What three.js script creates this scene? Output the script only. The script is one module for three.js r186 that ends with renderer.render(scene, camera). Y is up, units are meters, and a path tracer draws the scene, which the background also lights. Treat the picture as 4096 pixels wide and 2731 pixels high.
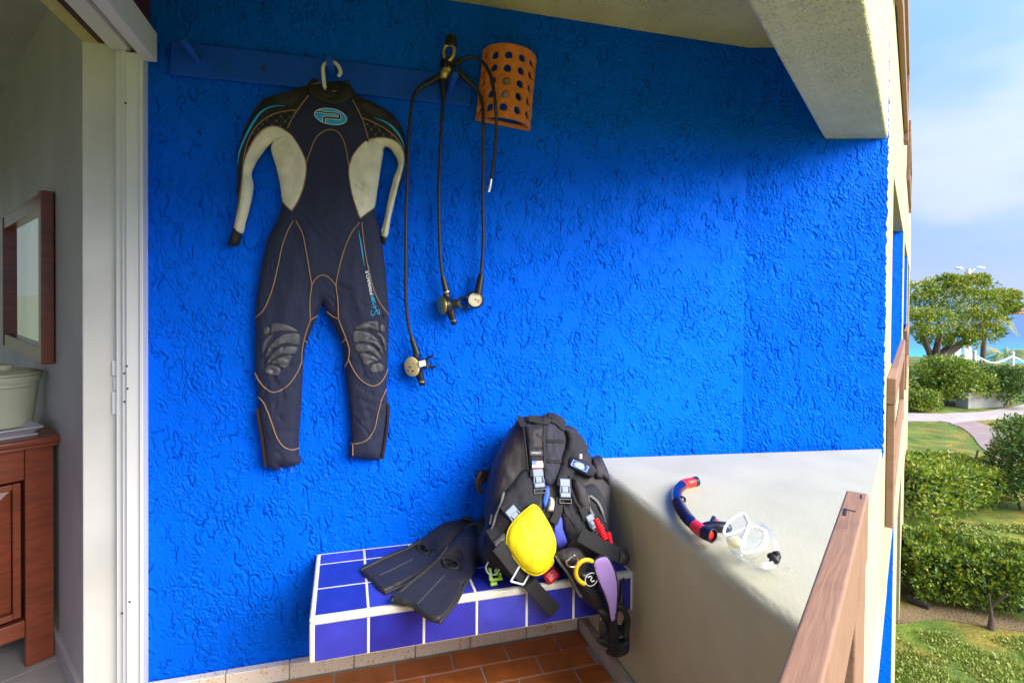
import * as THREE from 'three';
import { mergeGeometries, mergeVertices, toCreasedNormals } from 'three/addons/utils/BufferGeometryUtils.js';
import { RoundedBoxGeometry } from 'three/addons/geometries/RoundedBoxGeometry.js';
import { createNoise2D, createNoise3D, createNoise4D } from 'simplex-noise';

// ---------------------------------------------------------------- camera, sky, sun, exposure
const V = (x, y, z) => new THREE.Vector3(x, y, z);
function rng(seed) { let s = seed >>> 0; return () => { s = (s + 0x6D2B79F5) >>> 0; let t = s; t = Math.imul(t ^ (t >>> 15), t | 1); t ^= t + Math.imul(t ^ (t >>> 7), t | 61); return ((t ^ (t >>> 14)) >>> 0) / 4294967296; }; }
const rnd = rng(7);
const n2 = createNoise2D(rng(11)), n3 = createNoise3D(rng(12)), n4 = createNoise4D(rng(13));
const clamp = (x, a = 0, b = 1) => Math.min(b, Math.max(a, x));
const sstep = (a, b, x) => { const t = clamp((x - a) / (b - a)); return t * t * (3 - 2 * t); };
const lerp = (a, b, t) => a + (b - a) * t;

const scene = new THREE.Scene();
const camera = new THREE.PerspectiveCamera(2 * Math.atan(1365.5 / 2250) * 180 / Math.PI, 1024 / 682, 0.05, 20000);
const EYE = V(0, 1.39, 2.2);
camera.position.copy(EYE);
camera.rotation.order = 'YXZ';
camera.rotation.set(-0.76 * Math.PI / 180, -16.5 * Math.PI / 180, 0.45 * Math.PI / 180);
camera.setViewOffset(1024, 682, 0, 37, 1024, 682);
camera.updateMatrixWorld(true);

const renderer = new THREE.WebGLRenderer({ antialias: true });
renderer.setSize(1024, 682);
renderer.toneMapping = THREE.LinearToneMapping;
renderer.toneMappingExposure = 5.6;
renderer.shadowMap.enabled = true;

const SUN = V(0.62, 0.66, 0.74).normalize();                    // towards the sun: veiled, before the open side of the balcony
{ // hazy blue sky with thin cloud, brighter round the sun
  const W = 1024, H = 512, data = new Float32Array(W * H * 4);
  for (let j = 0; j < H; j++) for (let i = 0; i < W; i++) {
    const lat = ((j + 0.5) / H - 0.5) * Math.PI, lon = ((i + 0.5) / W - 0.5) * 2 * Math.PI;
    const x = Math.cos(lat) * Math.cos(lon), y = Math.sin(lat), z = Math.cos(lat) * Math.sin(lon);
    const up = Math.max(y, 0), k = 1 / (0.16 + up);
    let c = 0;                                                   // cloud cover from a layer overhead, seen in perspective
    for (let o = 0, a = 0.55, f = 0.55; o < 5; o++, a *= 0.55, f *= 2.1) c += a * n3(x * k * f + 3.1, z * k * f - 1.7, o * 5.3);
    c = sstep(-0.45, 0.62, c);
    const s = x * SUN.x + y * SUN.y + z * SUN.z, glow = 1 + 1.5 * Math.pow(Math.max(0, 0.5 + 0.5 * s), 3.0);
    const haze = Math.exp(-up * 9);
    const blue = [0.052, 0.092, 0.178], cloud = [0.108, 0.126, 0.176], low = [0.086, 0.103, 0.176];
    const q = (j * W + i) * 4;
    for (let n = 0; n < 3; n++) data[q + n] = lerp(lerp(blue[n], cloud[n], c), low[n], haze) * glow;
    data[q + 3] = 1;
  }
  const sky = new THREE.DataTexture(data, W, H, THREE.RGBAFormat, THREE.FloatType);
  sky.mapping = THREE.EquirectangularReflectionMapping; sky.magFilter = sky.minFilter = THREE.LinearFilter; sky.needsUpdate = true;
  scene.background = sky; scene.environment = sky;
}
const sun = new THREE.DirectionalLight(new THREE.Color().setRGB(1, 0.93, 0.80), 1.45);
sun.position.copy(SUN).multiplyScalar(60); sun.castShadow = true; sun.shadow.radius = 90;
Object.assign(sun.shadow.camera, { left: -60, right: 60, top: 60, bottom: -60, near: 1, far: 200 });
scene.add(sun, sun.target);
// ---------------------------------------------------------------- helpers
// sight line through a point of the photograph (4096 x 2731), and where it meets a real plane of the place
const ray = ([px, py]) => V((px - 2048) / 2250, -(py - 1217.5) / 2250, -1).applyQuaternion(camera.quaternion);
const hit = (p, o, n) => { const d = ray(p); return EYE.clone().addScaledVector(d, o.clone().sub(EYE).dot(n) / d.dot(n)); };
const hitZ = (p, z = 0) => hit(p, V(0, 0, z), V(0, 0, 1));
const hitY = (p, y = 0) => hit(p, V(0, y, 0), V(0, 1, 0));
const hitX = (p, x = 0) => hit(p, V(x, 0, 0), V(1, 0, 0));

const F = hitY([3660, 1300]).sub(EYE).setY(0).normalize();      // along the front of the building
const N = V(-F.z, 0, F.x);                                        // out of the building
const FRAME = new THREE.Matrix4().makeBasis(F, V(0, 1, 0), N).setPosition(EYE.x, 0, EYE.z);
const fac = (D, a, y) => V(D, y, -a).applyMatrix4(FRAME);         // D metres along the front, a metres behind the eye's plane

const used = {};
function numbered(name) { const n = used[name] = (used[name] ?? -1) + 1; return n ? `${name}_${String(n).padStart(3, '0')}` : name; }
function thing(name, label, category, group, at) {
  const o = new THREE.Group(); o.name = numbered(name); o.userData = { label, category }; if (group) o.userData.group = group;
  if (at) o.position.copy(at); scene.add(o); return o;
}
function finish(m) { m.castShadow = m.receiveShadow = true; return m; }
function part(parent, name, geo, mat, label) {                    // geometry in world metres; the thing may stand at its base
  const g = Array.isArray(geo) ? join(geo) : geo;
  const m = finish(new THREE.Mesh(g, mat)); m.name = name;
  const off = V(0, 0, 0); for (let p = parent; p && p !== scene; p = p.parent) off.add(p.position);
  if (off.lengthSq()) m.geometry.translate(-off.x, -off.y, -off.z);
  if (label) m.userData.label = label;
  parent.add(m); return m;
}
function struct(name, geo, mat, kind = 'structure') { const m = part(scene, numbered(name), geo, mat); m.userData.kind = kind; return m; }
function join(gs) {
  return mergeGeometries(gs.map(g => { const h = g.index ? g.toNonIndexed() : g; for (const k of Object.keys(h.attributes)) if (!['position', 'normal', 'uv'].includes(k)) h.deleteAttribute(k); if (!h.attributes.uv) uvBox(h); return h; }));
}
function uvBox(g0) {                                               // uv in metres from the face's main direction
  const g = g0.index ? g0.toNonIndexed() : g0; if (!g.attributes.normal) g.computeVertexNormals();
  const p = g.attributes.position, nn = g.attributes.normal, uv = new Float32Array(p.count * 2);
  for (let i = 0; i < p.count; i++) {
    const b = i - i % 3; let x = 0, y = 0, z = 0; for (let k = b; k < b + 3; k++) { x += nn.getX(k); y += nn.getY(k); z += nn.getZ(k); }
    x = Math.abs(x); y = Math.abs(y); z = Math.abs(z);
    const [u, v] = y > x && y > z ? [p.getX(i), p.getZ(i)] : x > z ? [p.getZ(i), p.getY(i)] : [p.getX(i), p.getY(i)];
    uv[2 * i] = u; uv[2 * i + 1] = v;
  }
  g.setAttribute('uv', new THREE.BufferAttribute(uv, 2)); return g;
}
function box(x0, x1, y0, y1, z0, z1, r = 0.004) {
  if (z1 < z0) [z0, z1] = [z1, z0];
  const w = x1 - x0, h = y1 - y0, d = z1 - z0;
  const g = r > 0 ? new RoundedBoxGeometry(w, h, d, 2, Math.min(r, w * 0.45, h * 0.45, d * 0.45)) : new THREE.BoxGeometry(w, h, d);
  return uvBox(g.translate((x0 + x1) / 2, (y0 + y1) / 2, (z0 + z1) / 2));
}
const facBox = (D0, D1, a0, a1, y0, y1, r = 0.004) => box(D0, D1, y0, y1, -a1, -a0, r).applyMatrix4(FRAME);
function prism(pts, y0, y1) {                                      // upright prism over a ground outline of [x, z]
  const s = new THREE.Shape(pts.map(([x, z]) => new THREE.Vector2(x, -z)));
  const g = new THREE.ExtrudeGeometry(s, { depth: y1 - y0, bevelEnabled: false }); g.rotateX(-Math.PI / 2).translate(0, y0, 0);
  return uvBox(g);
}
function quad(a, b, c, d) { const g = new THREE.BufferGeometry().setFromPoints([a, b, c, a, c, d]); g.computeVertexNormals(); return uvBox(g); }
// closed smooth outline through points
function smooth(pts, n = 6, closed = true) {
  const c = new THREE.CatmullRomCurve3(pts.map(p => V(p[0], p[1], 0)), closed, 'centripetal');
  return c.getPoints(pts.length * n).slice(0, closed ? -1 : undefined).map(p => [p.x, p.y]);
}
// distance from a point to a closed outline
function edgeDist(x, y, P) {
  let m = 1e9;
  for (let i = 0, j = P.length - 1; i < P.length; j = i++) {
    const ax = P[j][0], ay = P[j][1], bx = P[i][0] - ax, by = P[i][1] - ay, l = bx * bx + by * by;
    const t = l ? clamp(((x - ax) * bx + (y - ay) * by) / l) : 0, dx = x - ax - bx * t, dy = y - ay - by * t, d = dx * dx + dy * dy;
    if (d < m) m = d;
  }
  return Math.sqrt(m);
}
function inside(x, y, P) { let r = false; for (let i = 0, j = P.length - 1; i < P.length; j = i++) if ((P[i][1] > y) !== (P[j][1] > y) && x < (P[j][0] - P[i][0]) * (y - P[i][1]) / (P[j][1] - P[i][1]) + P[i][0]) r = !r; return r; }
const round = t => Math.sqrt(1 - (1 - clamp(t)) ** 2);
// split the edges of a flat triangulation until they are short
function refine(pts, tris, most) {
  const key = new Map();
  for (let pass = 0; pass < 12; pass++) {
    const next = []; let split = false;
    const mid = (a, b) => { const k = a < b ? a * 1e6 + b : b * 1e6 + a; if (!key.has(k)) { key.set(k, pts.length); pts.push(pts[a].map((v, i) => (v + pts[b][i]) / 2)); } return key.get(k); };
    const L = (a, b) => Math.hypot(...pts[a].map((v, i) => v - pts[b][i]));
    for (const [a, b, c] of tris) {
      const ab = L(a, b) > most, bc = L(b, c) > most, ca = L(c, a) > most;
      if (!ab && !bc && !ca) { next.push([a, b, c]); continue; }
      split = true;
      if (ab && bc && ca) { const x = mid(a, b), y = mid(b, c), z = mid(c, a); next.push([a, x, z], [x, b, y], [z, y, c], [x, y, z]); }
      else if (ab && bc) { const x = mid(a, b), y = mid(b, c); next.push([x, b, y], [a, x, y], [a, y, c]); }
      else if (bc && ca) { const y = mid(b, c), z = mid(c, a); next.push([y, c, z], [b, y, z], [b, z, a]); }
      else if (ca && ab) { const z = mid(c, a), x = mid(a, b); next.push([z, a, x], [c, z, x], [c, x, b]); }
      else if (ab) { const x = mid(a, b); next.push([a, x, c], [x, b, c]); }
      else if (bc) { const y = mid(b, c); next.push([b, y, a], [y, c, a]); }
      else { const z = mid(c, a); next.push([c, z, b], [z, a, b]); }
    }
    tris = next; if (!split) break;
  }
  return tris;
}
// a padded piece over an outline: front(x, y, distance to the edge) and back give its thickness; local x, y, z
function puff(P, { T = 0.02, R = 0.03, back = 0.004, seg = 0.02, holes = [], front, base } = {}) {
  const all = [...P, ...holes.flat()].map(p => [p[0], p[1]]);
  const v2 = P.map(p => new THREE.Vector2(...p)), hv = holes.map(h => h.map(p => new THREE.Vector2(...p)));
  let tris = THREE.ShapeUtils.triangulateShape(v2, hv);
  tris = tris.map(([a, b, c]) => { const A = all[a], B = all[b], C = all[c]; return (B[0] - A[0]) * (C[1] - A[1]) - (B[1] - A[1]) * (C[0] - A[0]) < 0 ? [a, c, b] : [a, b, c]; });
  tris = refine(all, tris, seg);
  const pos = [], uv = [], idx = [], n = all.length;
  const f = all.map(([x, y]) => { let d = edgeDist(x, y, P); for (const h of holes) d = Math.min(d, edgeDist(x, y, h)); return d; });
  all.forEach(([x, y], i) => { const z = (front ? front(x, y, f[i]) : T * round(f[i] / R)) + (base ? base(x, y) : 0); pos.push(x, y, z); uv.push(x, y); });
  all.forEach(([x, y], i) => { pos.push(x, y, -back * (f[i] > 1e-6 ? 1 : 0.15) + (base ? base(x, y) : 0)); uv.push(x, y); });
  for (const [a, b, c] of tris) idx.push(a, b, c, n + a, n + c, n + b);
  const cnt = new Map(); for (const [a, b, c] of tris) for (const [s, e] of [[a, b], [b, c], [c, a]]) { const k = s * 1e6 + e; if (cnt.has(e * 1e6 + s)) cnt.delete(e * 1e6 + s); else cnt.set(k, [s, e]); }
  for (const [s, e] of cnt.values()) idx.push(s, n + s, e, e, n + s, n + e);
  const g = new THREE.BufferGeometry(); g.setAttribute('position', new THREE.Float32BufferAttribute(pos, 3)); g.setAttribute('uv', new THREE.Float32BufferAttribute(uv, 2)); g.setIndex(idx);
  g.computeVertexNormals(); return g.toNonIndexed();
}
// a plane of the place with its own x, y, z
function plane(o, n, up = V(0, 1, 0)) {
  n = n.clone().normalize(); const ux = up.clone().cross(n).normalize(), uy = n.clone().cross(ux);
  const m = new THREE.Matrix4().makeBasis(ux, uy, n).setPosition(o), inv = m.clone().invert();
  return { m, n, o, at: (p, off = 0) => { const q = hit(p, o.clone().addScaledVector(n, off), n).applyMatrix4(inv); return [q.x, q.y]; }, world: (x, y, z = 0) => V(x, y, z).applyMatrix4(m) };
}
function tube(pts, r, { seg, closed = false, radial = 8, caps = true, tension } = {}) {
  const c = new THREE.CatmullRomCurve3(pts, closed, 'centripetal'), n = seg ?? Math.max(4, Math.ceil(c.getLength() / 0.012));
  const gs = [new THREE.TubeGeometry(c, Math.min(n, 400), r, radial, closed)];
  if (caps && !closed) for (const p of [pts[0], pts[pts.length - 1]]) gs.push(new THREE.SphereGeometry(r, radial, 6).translate(p.x, p.y, p.z));
  return join(gs);
}
// a cylinder or cone between two points
function rod(a, b, r0, r1 = r0, radial = 16, open = false) {
  const d = b.clone().sub(a), g = new THREE.CylinderGeometry(r1, r0, d.length(), radial, 1, open);
  g.applyQuaternion(new THREE.Quaternion().setFromUnitVectors(V(0, 1, 0), d.clone().normalize())); g.translate((a.x + b.x) / 2, (a.y + b.y) / 2, (a.z + b.z) / 2); return g;
}
// turned shape along an axis: profile of [distance along, radius]
function turned(a, dir, prof, radial = 24) {
  const g = new THREE.LatheGeometry(prof.map(([h, r]) => new THREE.Vector2(Math.max(r, 1e-4), h)), radial);
  g.applyQuaternion(new THREE.Quaternion().setFromUnitVectors(V(0, 1, 0), dir.clone().normalize())); g.translate(a.x, a.y, a.z); return g;
}
// flat webbing along points, its face towards normal n
function ribbon(pts, width, thick, n, { steps, taper } = {}) {
  const c = new THREE.CatmullRomCurve3(pts, false, 'centripetal'), k = steps ?? Math.max(2, Math.ceil(c.getLength() / 0.012)), pos = [], uv = [], idx = [];
  const e = thick * 0.45, L = c.getLength();
  for (let i = 0; i <= k; i++) {
    const p = c.getPointAt(i / k), t = c.getTangentAt(i / k), nn = (typeof n === 'function' ? n(i / k) : n).clone(); nn.addScaledVector(t, -nn.dot(t)).normalize();
    const s = t.clone().cross(nn).normalize(), w = (taper ? taper(i / k) : 1) * width / 2;
    for (const [x, y] of [[-w, 0], [-w + e, thick / 2], [w - e, thick / 2], [w, 0], [w - e, -thick / 2], [-w + e, -thick / 2]]) { const q = p.clone().addScaledVector(s, x).addScaledVector(nn, y); pos.push(q.x, q.y, q.z); uv.push(x, i / k * L); }
  }
  for (let i = 0; i < k; i++) for (let j = 0; j < 6; j++) { const a = i * 6 + j, b = i * 6 + (j + 1) % 6; idx.push(a, a + 6, b, b, a + 6, b + 6); }
  for (const b of [0, k * 6]) for (let j = 1; j < 5; j++) b ? idx.push(b, b + j + 1, b + j) : idx.push(b, b + j, b + j + 1);
  const g = new THREE.BufferGeometry(); g.setAttribute('position', new THREE.Float32BufferAttribute(pos, 3)); g.setAttribute('uv', new THREE.Float32BufferAttribute(uv, 2)); g.setIndex(idx);
  const h = g.toNonIndexed(); h.computeVertexNormals(); return h;
}

// ---------------------------------------------------------------- materials
function tex(size, fn, { srgb = false, gray = false } = {}) {     // a repeating texture of fn(u, v) -> value or [r, g, b] in 0..1
  const d = new Uint8Array(size * size * 4);
  for (let j = 0; j < size; j++) for (let i = 0; i < size; i++) {
    const c = fn(i / size, j / size), q = (j * size + i) * 4;
    for (let k = 0; k < 3; k++) d[q + k] = clamp(Array.isArray(c) ? c[k] : c) * 255; d[q + 3] = 255;
  }
  const t = new THREE.DataTexture(d, size, size); t.wrapS = t.wrapT = THREE.RepeatWrapping; t.magFilter = t.minFilter = THREE.LinearFilter;
  if (srgb) t.colorSpace = THREE.SRGBColorSpace; t.needsUpdate = true; return t;
}
const TAU = Math.PI * 2;
const torus = (u, v, f, s = 0, g = f) => n4(Math.cos(u * TAU) * f / TAU + s, Math.sin(u * TAU) * f / TAU - s, Math.cos(v * TAU) * g / TAU + 2 * s, Math.sin(v * TAU) * g / TAU);
const fbm = (u, v, f, o, s = 0, g = f) => { let r = 0, a = 0.5; for (let i = 0; i < o; i++, a *= 0.5, f *= 2, g *= 2) r += a * torus(u, v, f, s + i * 3.7, g); return r; };
const rep = (t, x, y = x) => { const c = t.clone(); c.repeat.set(x, y); c.needsUpdate = true; return c; };
const T_GRAIN = tex(512, (u, v) => 0.5 + 0.5 * (0.6 * fbm(u, v, 60, 3) + 0.9 * Math.max(0, torus(u, v, 38, 9)) - 0.2));   // sprayed plaster
const T_SOFT = tex(256, (u, v) => 0.86 + 0.26 * fbm(u, v, 3, 5, 2));                                                        // faint stains
const T_SOFTER = tex(512, (u, v) => 0.93 + 0.13 * fbm(u, v, 4, 6, 12));
const T_FINE = tex(256, (u, v) => 0.5 + 0.5 * fbm(u, v, 60, 2, 5));                                                          // fine grain
const T_WEAVE = tex(128, (u, v) => 0.5 + 0.25 * Math.sin(u * TAU * 32) * Math.sign(Math.sin(v * TAU * 16)) + 0.25 * Math.sin(v * TAU * 32) + 0.1 * torus(u, v, 9));
const T_WOOD = tex(512, (u, v) => { const w = fbm(u, v, 2, 3, 1, 9); const g = 0.5 + 0.5 * Math.sin((v * 14 + w * 5) * TAU * 0.5); return 0.62 + 0.22 * g + 0.2 * fbm(u, v, 6, 3, 8, 110); });
const T_RAIL = tex(512, (u, v) => { const w = fbm(u, v, 2, 3, 21, 7), g = Math.sin((v * 9 + w * 3) * TAU), k = sstep(0.30, 0.62, torus(u, v, 5, 31, 3)); return 0.86 + 0.05 * g + 0.10 * fbm(u, v, 5, 3, 28, 140) - 0.22 * k * (0.5 + 0.5 * torus(u, v, 30, 35)); });
const T_CLAY = tex(512, (u, v) => { const s = torus(u, v, 90, 4) > 0.62 ? -0.25 : 0; return 0.82 + 0.3 * fbm(u, v, 5, 5, 6) + s; });
const T_SPECK = tex(512, (u, v) => { const k = sstep(0.1, 0.42, fbm(u, v, 26, 3, 3) + 0.25 * torus(u, v, 4)); const d = 0.5 + 0.5 * torus(u, v, 11, 8); return [0.95 - k * 0.16 * d, 0.92 - k * 0.36 * d, 0.86 - k * 0.56 * d]; }, { srgb: true });
function mat(rgb, roughness = 0.8, more = {}) {
  const m = new THREE.MeshPhysicalMaterial({ roughness, ...more }); m.color.setRGB(...rgb); return m;
}
const PLASTER = (rgb, scale = 1.4, bump = 0.004, rough = 0.9) => mat(rgb, rough, { map: rep(T_SOFT, 0.6), bumpMap: rep(T_GRAIN, scale), bumpScale: bump });
const M = {
  blue: null,
  blueFlat: mat([0.006, 0.05, 0.50], 0.5, { map: rep(T_SOFT, 1.5), bumpMap: rep(T_FINE, 3), bumpScale: 0.0008 }),
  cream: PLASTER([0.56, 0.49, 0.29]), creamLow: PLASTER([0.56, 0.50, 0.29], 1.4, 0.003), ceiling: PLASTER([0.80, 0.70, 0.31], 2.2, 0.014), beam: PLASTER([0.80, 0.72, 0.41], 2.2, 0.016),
  ledge: mat([0.53, 0.505, 0.355], 0.55, { map: rep(T_SOFTER, 0.9), bumpMap: rep(T_FINE, 1.2), bumpScale: 0.0012 }),
  room: PLASTER([0.48, 0.445, 0.44], 1.7, 0.006, 0.5), roomCeil: PLASTER([0.52, 0.50, 0.44], 1.7, 0.003), white: mat([0.80, 0.80, 0.78], 0.4), reveal: mat([0.82, 0.80, 0.74], 0.55, { map: rep(T_SOFT, 0.7) }),
  grout: mat([0.88, 0.84, 0.70], 0.85, { bumpMap: rep(T_FINE, 6), bumpScale: 0.001, map: rep(T_SOFT, 4) }), dark: mat([0.02, 0.02, 0.02], 0.6),
  mortar: mat([0.46, 0.47, 0.46], 0.95, { bumpMap: rep(T_FINE, 6), bumpScale: 0.0015, map: rep(T_SOFT, 3) }),
  skirt: mat([1, 1, 1], 0.6, { map: rep(T_SPECK, 2.6), bumpMap: rep(T_FINE, 5), bumpScale: 0.001 }),
  roomFloor: mat([0.34, 0.33, 0.34], 0.35, { map: rep(T_SOFT, 1) }),
  wood: mat([0.36, 0.195, 0.120], 0.65, { map: rep(T_RAIL, 1.4, 3), bumpMap: rep(T_RAIL, 1.4, 3), bumpScale: 0.002 }),
  redwood: mat([0.25, 0.060, 0.028], 0.28, { map: rep(T_WOOD, 1.2, 1.6) }),
  shutter: mat([0.10, 0.025, 0.012], 0.6, { map: rep(T_WOOD, 1.2, 2) }),
  neoprene: mat([0.012, 0.017, 0.052], 0.75, { bumpMap: rep(T_WEAVE, 30), bumpScale: 0.0003, sheen: 0.18, sheenRoughness: 0.6, sheenColor: new THREE.Color(0.35, 0.38, 0.6) }),
  neoDark: mat([0.016, 0.015, 0.013], 0.65, { bumpMap: rep(T_FINE, 12), bumpScale: 0.0005 }),
  cloth: mat([0.017, 0.017, 0.027], 0.8, { bumpMap: rep(T_WEAVE, 22), bumpScale: 0.0005, map: rep(T_SOFT, 5), sheen: 0.25, sheenRoughness: 0.5, sheenColor: new THREE.Color(0.42, 0.42, 0.62) }),
  clothShell: mat([0.024, 0.018, 0.023], 0.55, { bumpMap: rep(T_WEAVE, 30), bumpScale: 0.0004, map: rep(T_SOFT, 5), sheen: 0.5, sheenRoughness: 0.4, sheenColor: new THREE.Color(0.5, 0.35, 0.35) }),
  web: mat([0.015, 0.015, 0.019], 0.7, { bumpMap: rep(T_WEAVE, 40, 20), bumpScale: 0.0007, map: rep(T_SOFT, 8) }),
  suitCream: mat([0.92, 0.87, 0.66], 0.75, { bumpMap: rep(T_WEAVE, 30), bumpScale: 0.0003, map: rep(T_SOFT, 5) }),
  seam: mat([0.36, 0.21, 0.11], 0.8), cyan: mat([0.01, 0.42, 0.85], 0.6), print: mat([0.8, 0.82, 0.85], 0.6),
  pad: mat([0.075, 0.078, 0.090], 0.42, { bumpMap: rep(T_FINE, 14), bumpScale: 0.0004 }),
  rubber: mat([0.030, 0.029, 0.028], 0.55, { bumpMap: rep(T_FINE, 10), bumpScale: 0.0004, map: rep(T_SOFT, 6) }),
  hose: mat([0.026, 0.017, 0.011], 0.35), plastic: mat([0.014, 0.014, 0.015], 0.35), chrome: mat([0.75, 0.70, 0.58], 0.18, { metalness: 1 }), brass: mat([0.85, 0.58, 0.18], 0.4, { metalness: 1 }),
  ivory: mat([0.80, 0.70, 0.34], 0.4), hanger: mat([0.82, 0.80, 0.70], 0.35),
  clay: mat([0.93, 0.27, 0.04], 0.75, { map: rep(T_CLAY, 3), bumpMap: rep(T_CLAY, 3), bumpScale: 0.0015 }),
  yellow: mat([0.86, 0.70, 0.004], 0.6, { bumpMap: rep(T_WEAVE, 20), bumpScale: 0.0004 }), buckle: mat([0.13, 0.17, 0.26], 0.35), lilac: mat([0.46, 0.29, 0.70], 0.8, { bumpMap: rep(T_WEAVE, 30), bumpScale: 0.0003 }),
  red: mat([0.75, 0.012, 0.025], 0.3), lime: mat([0.42, 0.72, 0.02], 0.35), yellowRing: mat([0.85, 0.58, 0.02], 0.3), lining: mat([0.07, 0.09, 0.55], 0.7), tag: mat([0.6, 0.58, 0.52], 0.7),
  navy: mat([0.004, 0.006, 0.055], 0.25), clearSkirt: mat([0.95, 0.95, 0.90], 0.15, { transmission: 0.90, thickness: 0 }), pane: mat([0.97, 0.98, 0.98], 0.03, { transmission: 1, thickness: 0 }), maskWhite: mat([0.90, 0.92, 0.94], 0.2, { transmission: 0.35, thickness: 0 }),
};
// ---------------------------------------------------------------- the building
const XL = -0.65, XP = 0.972, CEIL = 2.55, GY = -2.85;
const BEND = V(1.778, 0, 0), TURN = 19 * Math.PI / 180, W2 = V(Math.cos(TURN), 0, Math.sin(TURN));
const END = hit([3541, 1400], BEND, V(-W2.z, 0, W2.x)), W2L = Math.hypot(END.x - BEND.x, END.z - BEND.z);
const DE = END.clone().sub(EYE).dot(F), AF = 0.112;

// trowelled plaster: flattened lumps with short dark creases, stretched downwards
function stucco(x, y, fine = false) {  // fine: with the grain that only the relief map carries
  const wx = 0.010 * n2(x * 21, y * 17), wy = 0.012 * n2(x * 20 + 40, y * 16), X = x + wx, Y = y + wy;
  const cover = 0.22 + 0.78 * sstep(-0.55, 0.25, 0.75 * n2(x * 5.3 + 5, y * 3.6) + 0.75 * n2(x * 15, y * 10));
  const lump = Math.sqrt(Math.max(0, n2(X * 80, Y * 50) + 0.35)), lump2 = Math.max(0, n2(X * 140 + 5, Y * 100));
  const where = sstep(0.12, 0.40, n2(x * 12 + 90, y * 4.6)), crack = sstep(0.13, 0.03, Math.abs(n2(X * 24 + 70, Y * 5.0))) * where;
  const nick = sstep(0.52, 0.74, n2(X * 58 + 31, Y * 30 + 17));
  let h = cover * (0.0030 * lump + 0.0010 * lump2 - 0.0034 * nick) - 0.0066 * crack;
  if (fine) h += 0.00035 * n2(x * 230, y * 200) * (0.4 + cover);
  return h + 0.0030 * n2(x * 2.3, y * 2.1);
}
{ // the fine part of that relief, over the whole wall
  const W = 2048, H = 1664, d = new Uint8Array(W * H * 4);
  for (let j = 0; j < H; j++) for (let i = 0; i < W; i++) { const x = -0.70 + 3.2 * i / W, y = -0.03 + 2.6 * j / H, v = clamp((stucco(x + 0.65, y, true) - 0.0030 * n2((x + 0.65) * 2.3, y * 2.1) + 0.0086) / 0.0145) * 255, q = (j * W + i) * 4; d[q] = d[q + 1] = d[q + 2] = v; d[q + 3] = 255; }
  const t = new THREE.DataTexture(d, W, H); t.magFilter = t.minFilter = THREE.LinearFilter; t.wrapS = t.wrapT = THREE.RepeatWrapping; t.repeat.set(1 / 3.2, 1 / 2.6); t.offset.set(0.70 / 3.2 - 0.65 / 3.2, 0.03 / 2.6); t.needsUpdate = true;
  M.blue = mat([0.001, 0.140, 0.95], 0.5, { map: rep(T_SOFTER, 0.45), bumpMap: t, bumpScale: 0.0112, specularIntensity: 0.06 });
}
function stuccoWall(o, dir, len, y0, y1, step, s0 = 0, rough = 0) {
  const nx = Math.round(len / step), ny = Math.round((y1 - y0) / step), nor = V(-dir.z, 0, dir.x), pos = [], uv = [], idx = [];
  for (let j = 0; j <= ny; j++) for (let i = 0; i <= nx; i++) {
    let s = len * i / nx; const y = y0 + (y1 - y0) * j / ny, h = 0.55 * stucco(s + s0, y);
    if (i === nx && rough) s += rough * (n2(y * 22, 3) + 0.6 * n2(y * 60, 8));
    pos.push(o.x + dir.x * s + nor.x * h, y, o.z + dir.z * s + nor.z * h); uv.push(s + s0, y);
  }
  for (let j = 0; j < ny; j++) for (let i = 0; i < nx; i++) { const a = j * (nx + 1) + i, b = a + nx + 1; idx.push(a, a + 1, b, b, a + 1, b + 1); }
  const g = new THREE.BufferGeometry(); g.setAttribute('position', new THREE.Float32BufferAttribute(pos, 3)); g.setAttribute('uv', new THREE.Float32BufferAttribute(uv, 2)); g.setIndex(idx); g.computeVertexNormals(); return g;
}
struct('wall', join([stuccoWall(V(XL, 0, 0), V(1, 0, 0), BEND.x - XL, -0.02, CEIL + 0.03, 0.005),
  stuccoWall(BEND, W2, W2L, 0.66, CEIL + 0.03, 0.005, BEND.x - XL, 0.004)]), M.blue);
// what stands behind the plaster
struct('wall_core', prism([[XL, -0.01], [BEND.x, -0.012], [END.x - 0.02, END.z - 0.02], [END.x + 0.3, END.z - 0.35], [BEND.x, -0.3], [-0.76, -0.3], [-0.80, -0.006]], -0.35, CEIL), M.creamLow);

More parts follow.
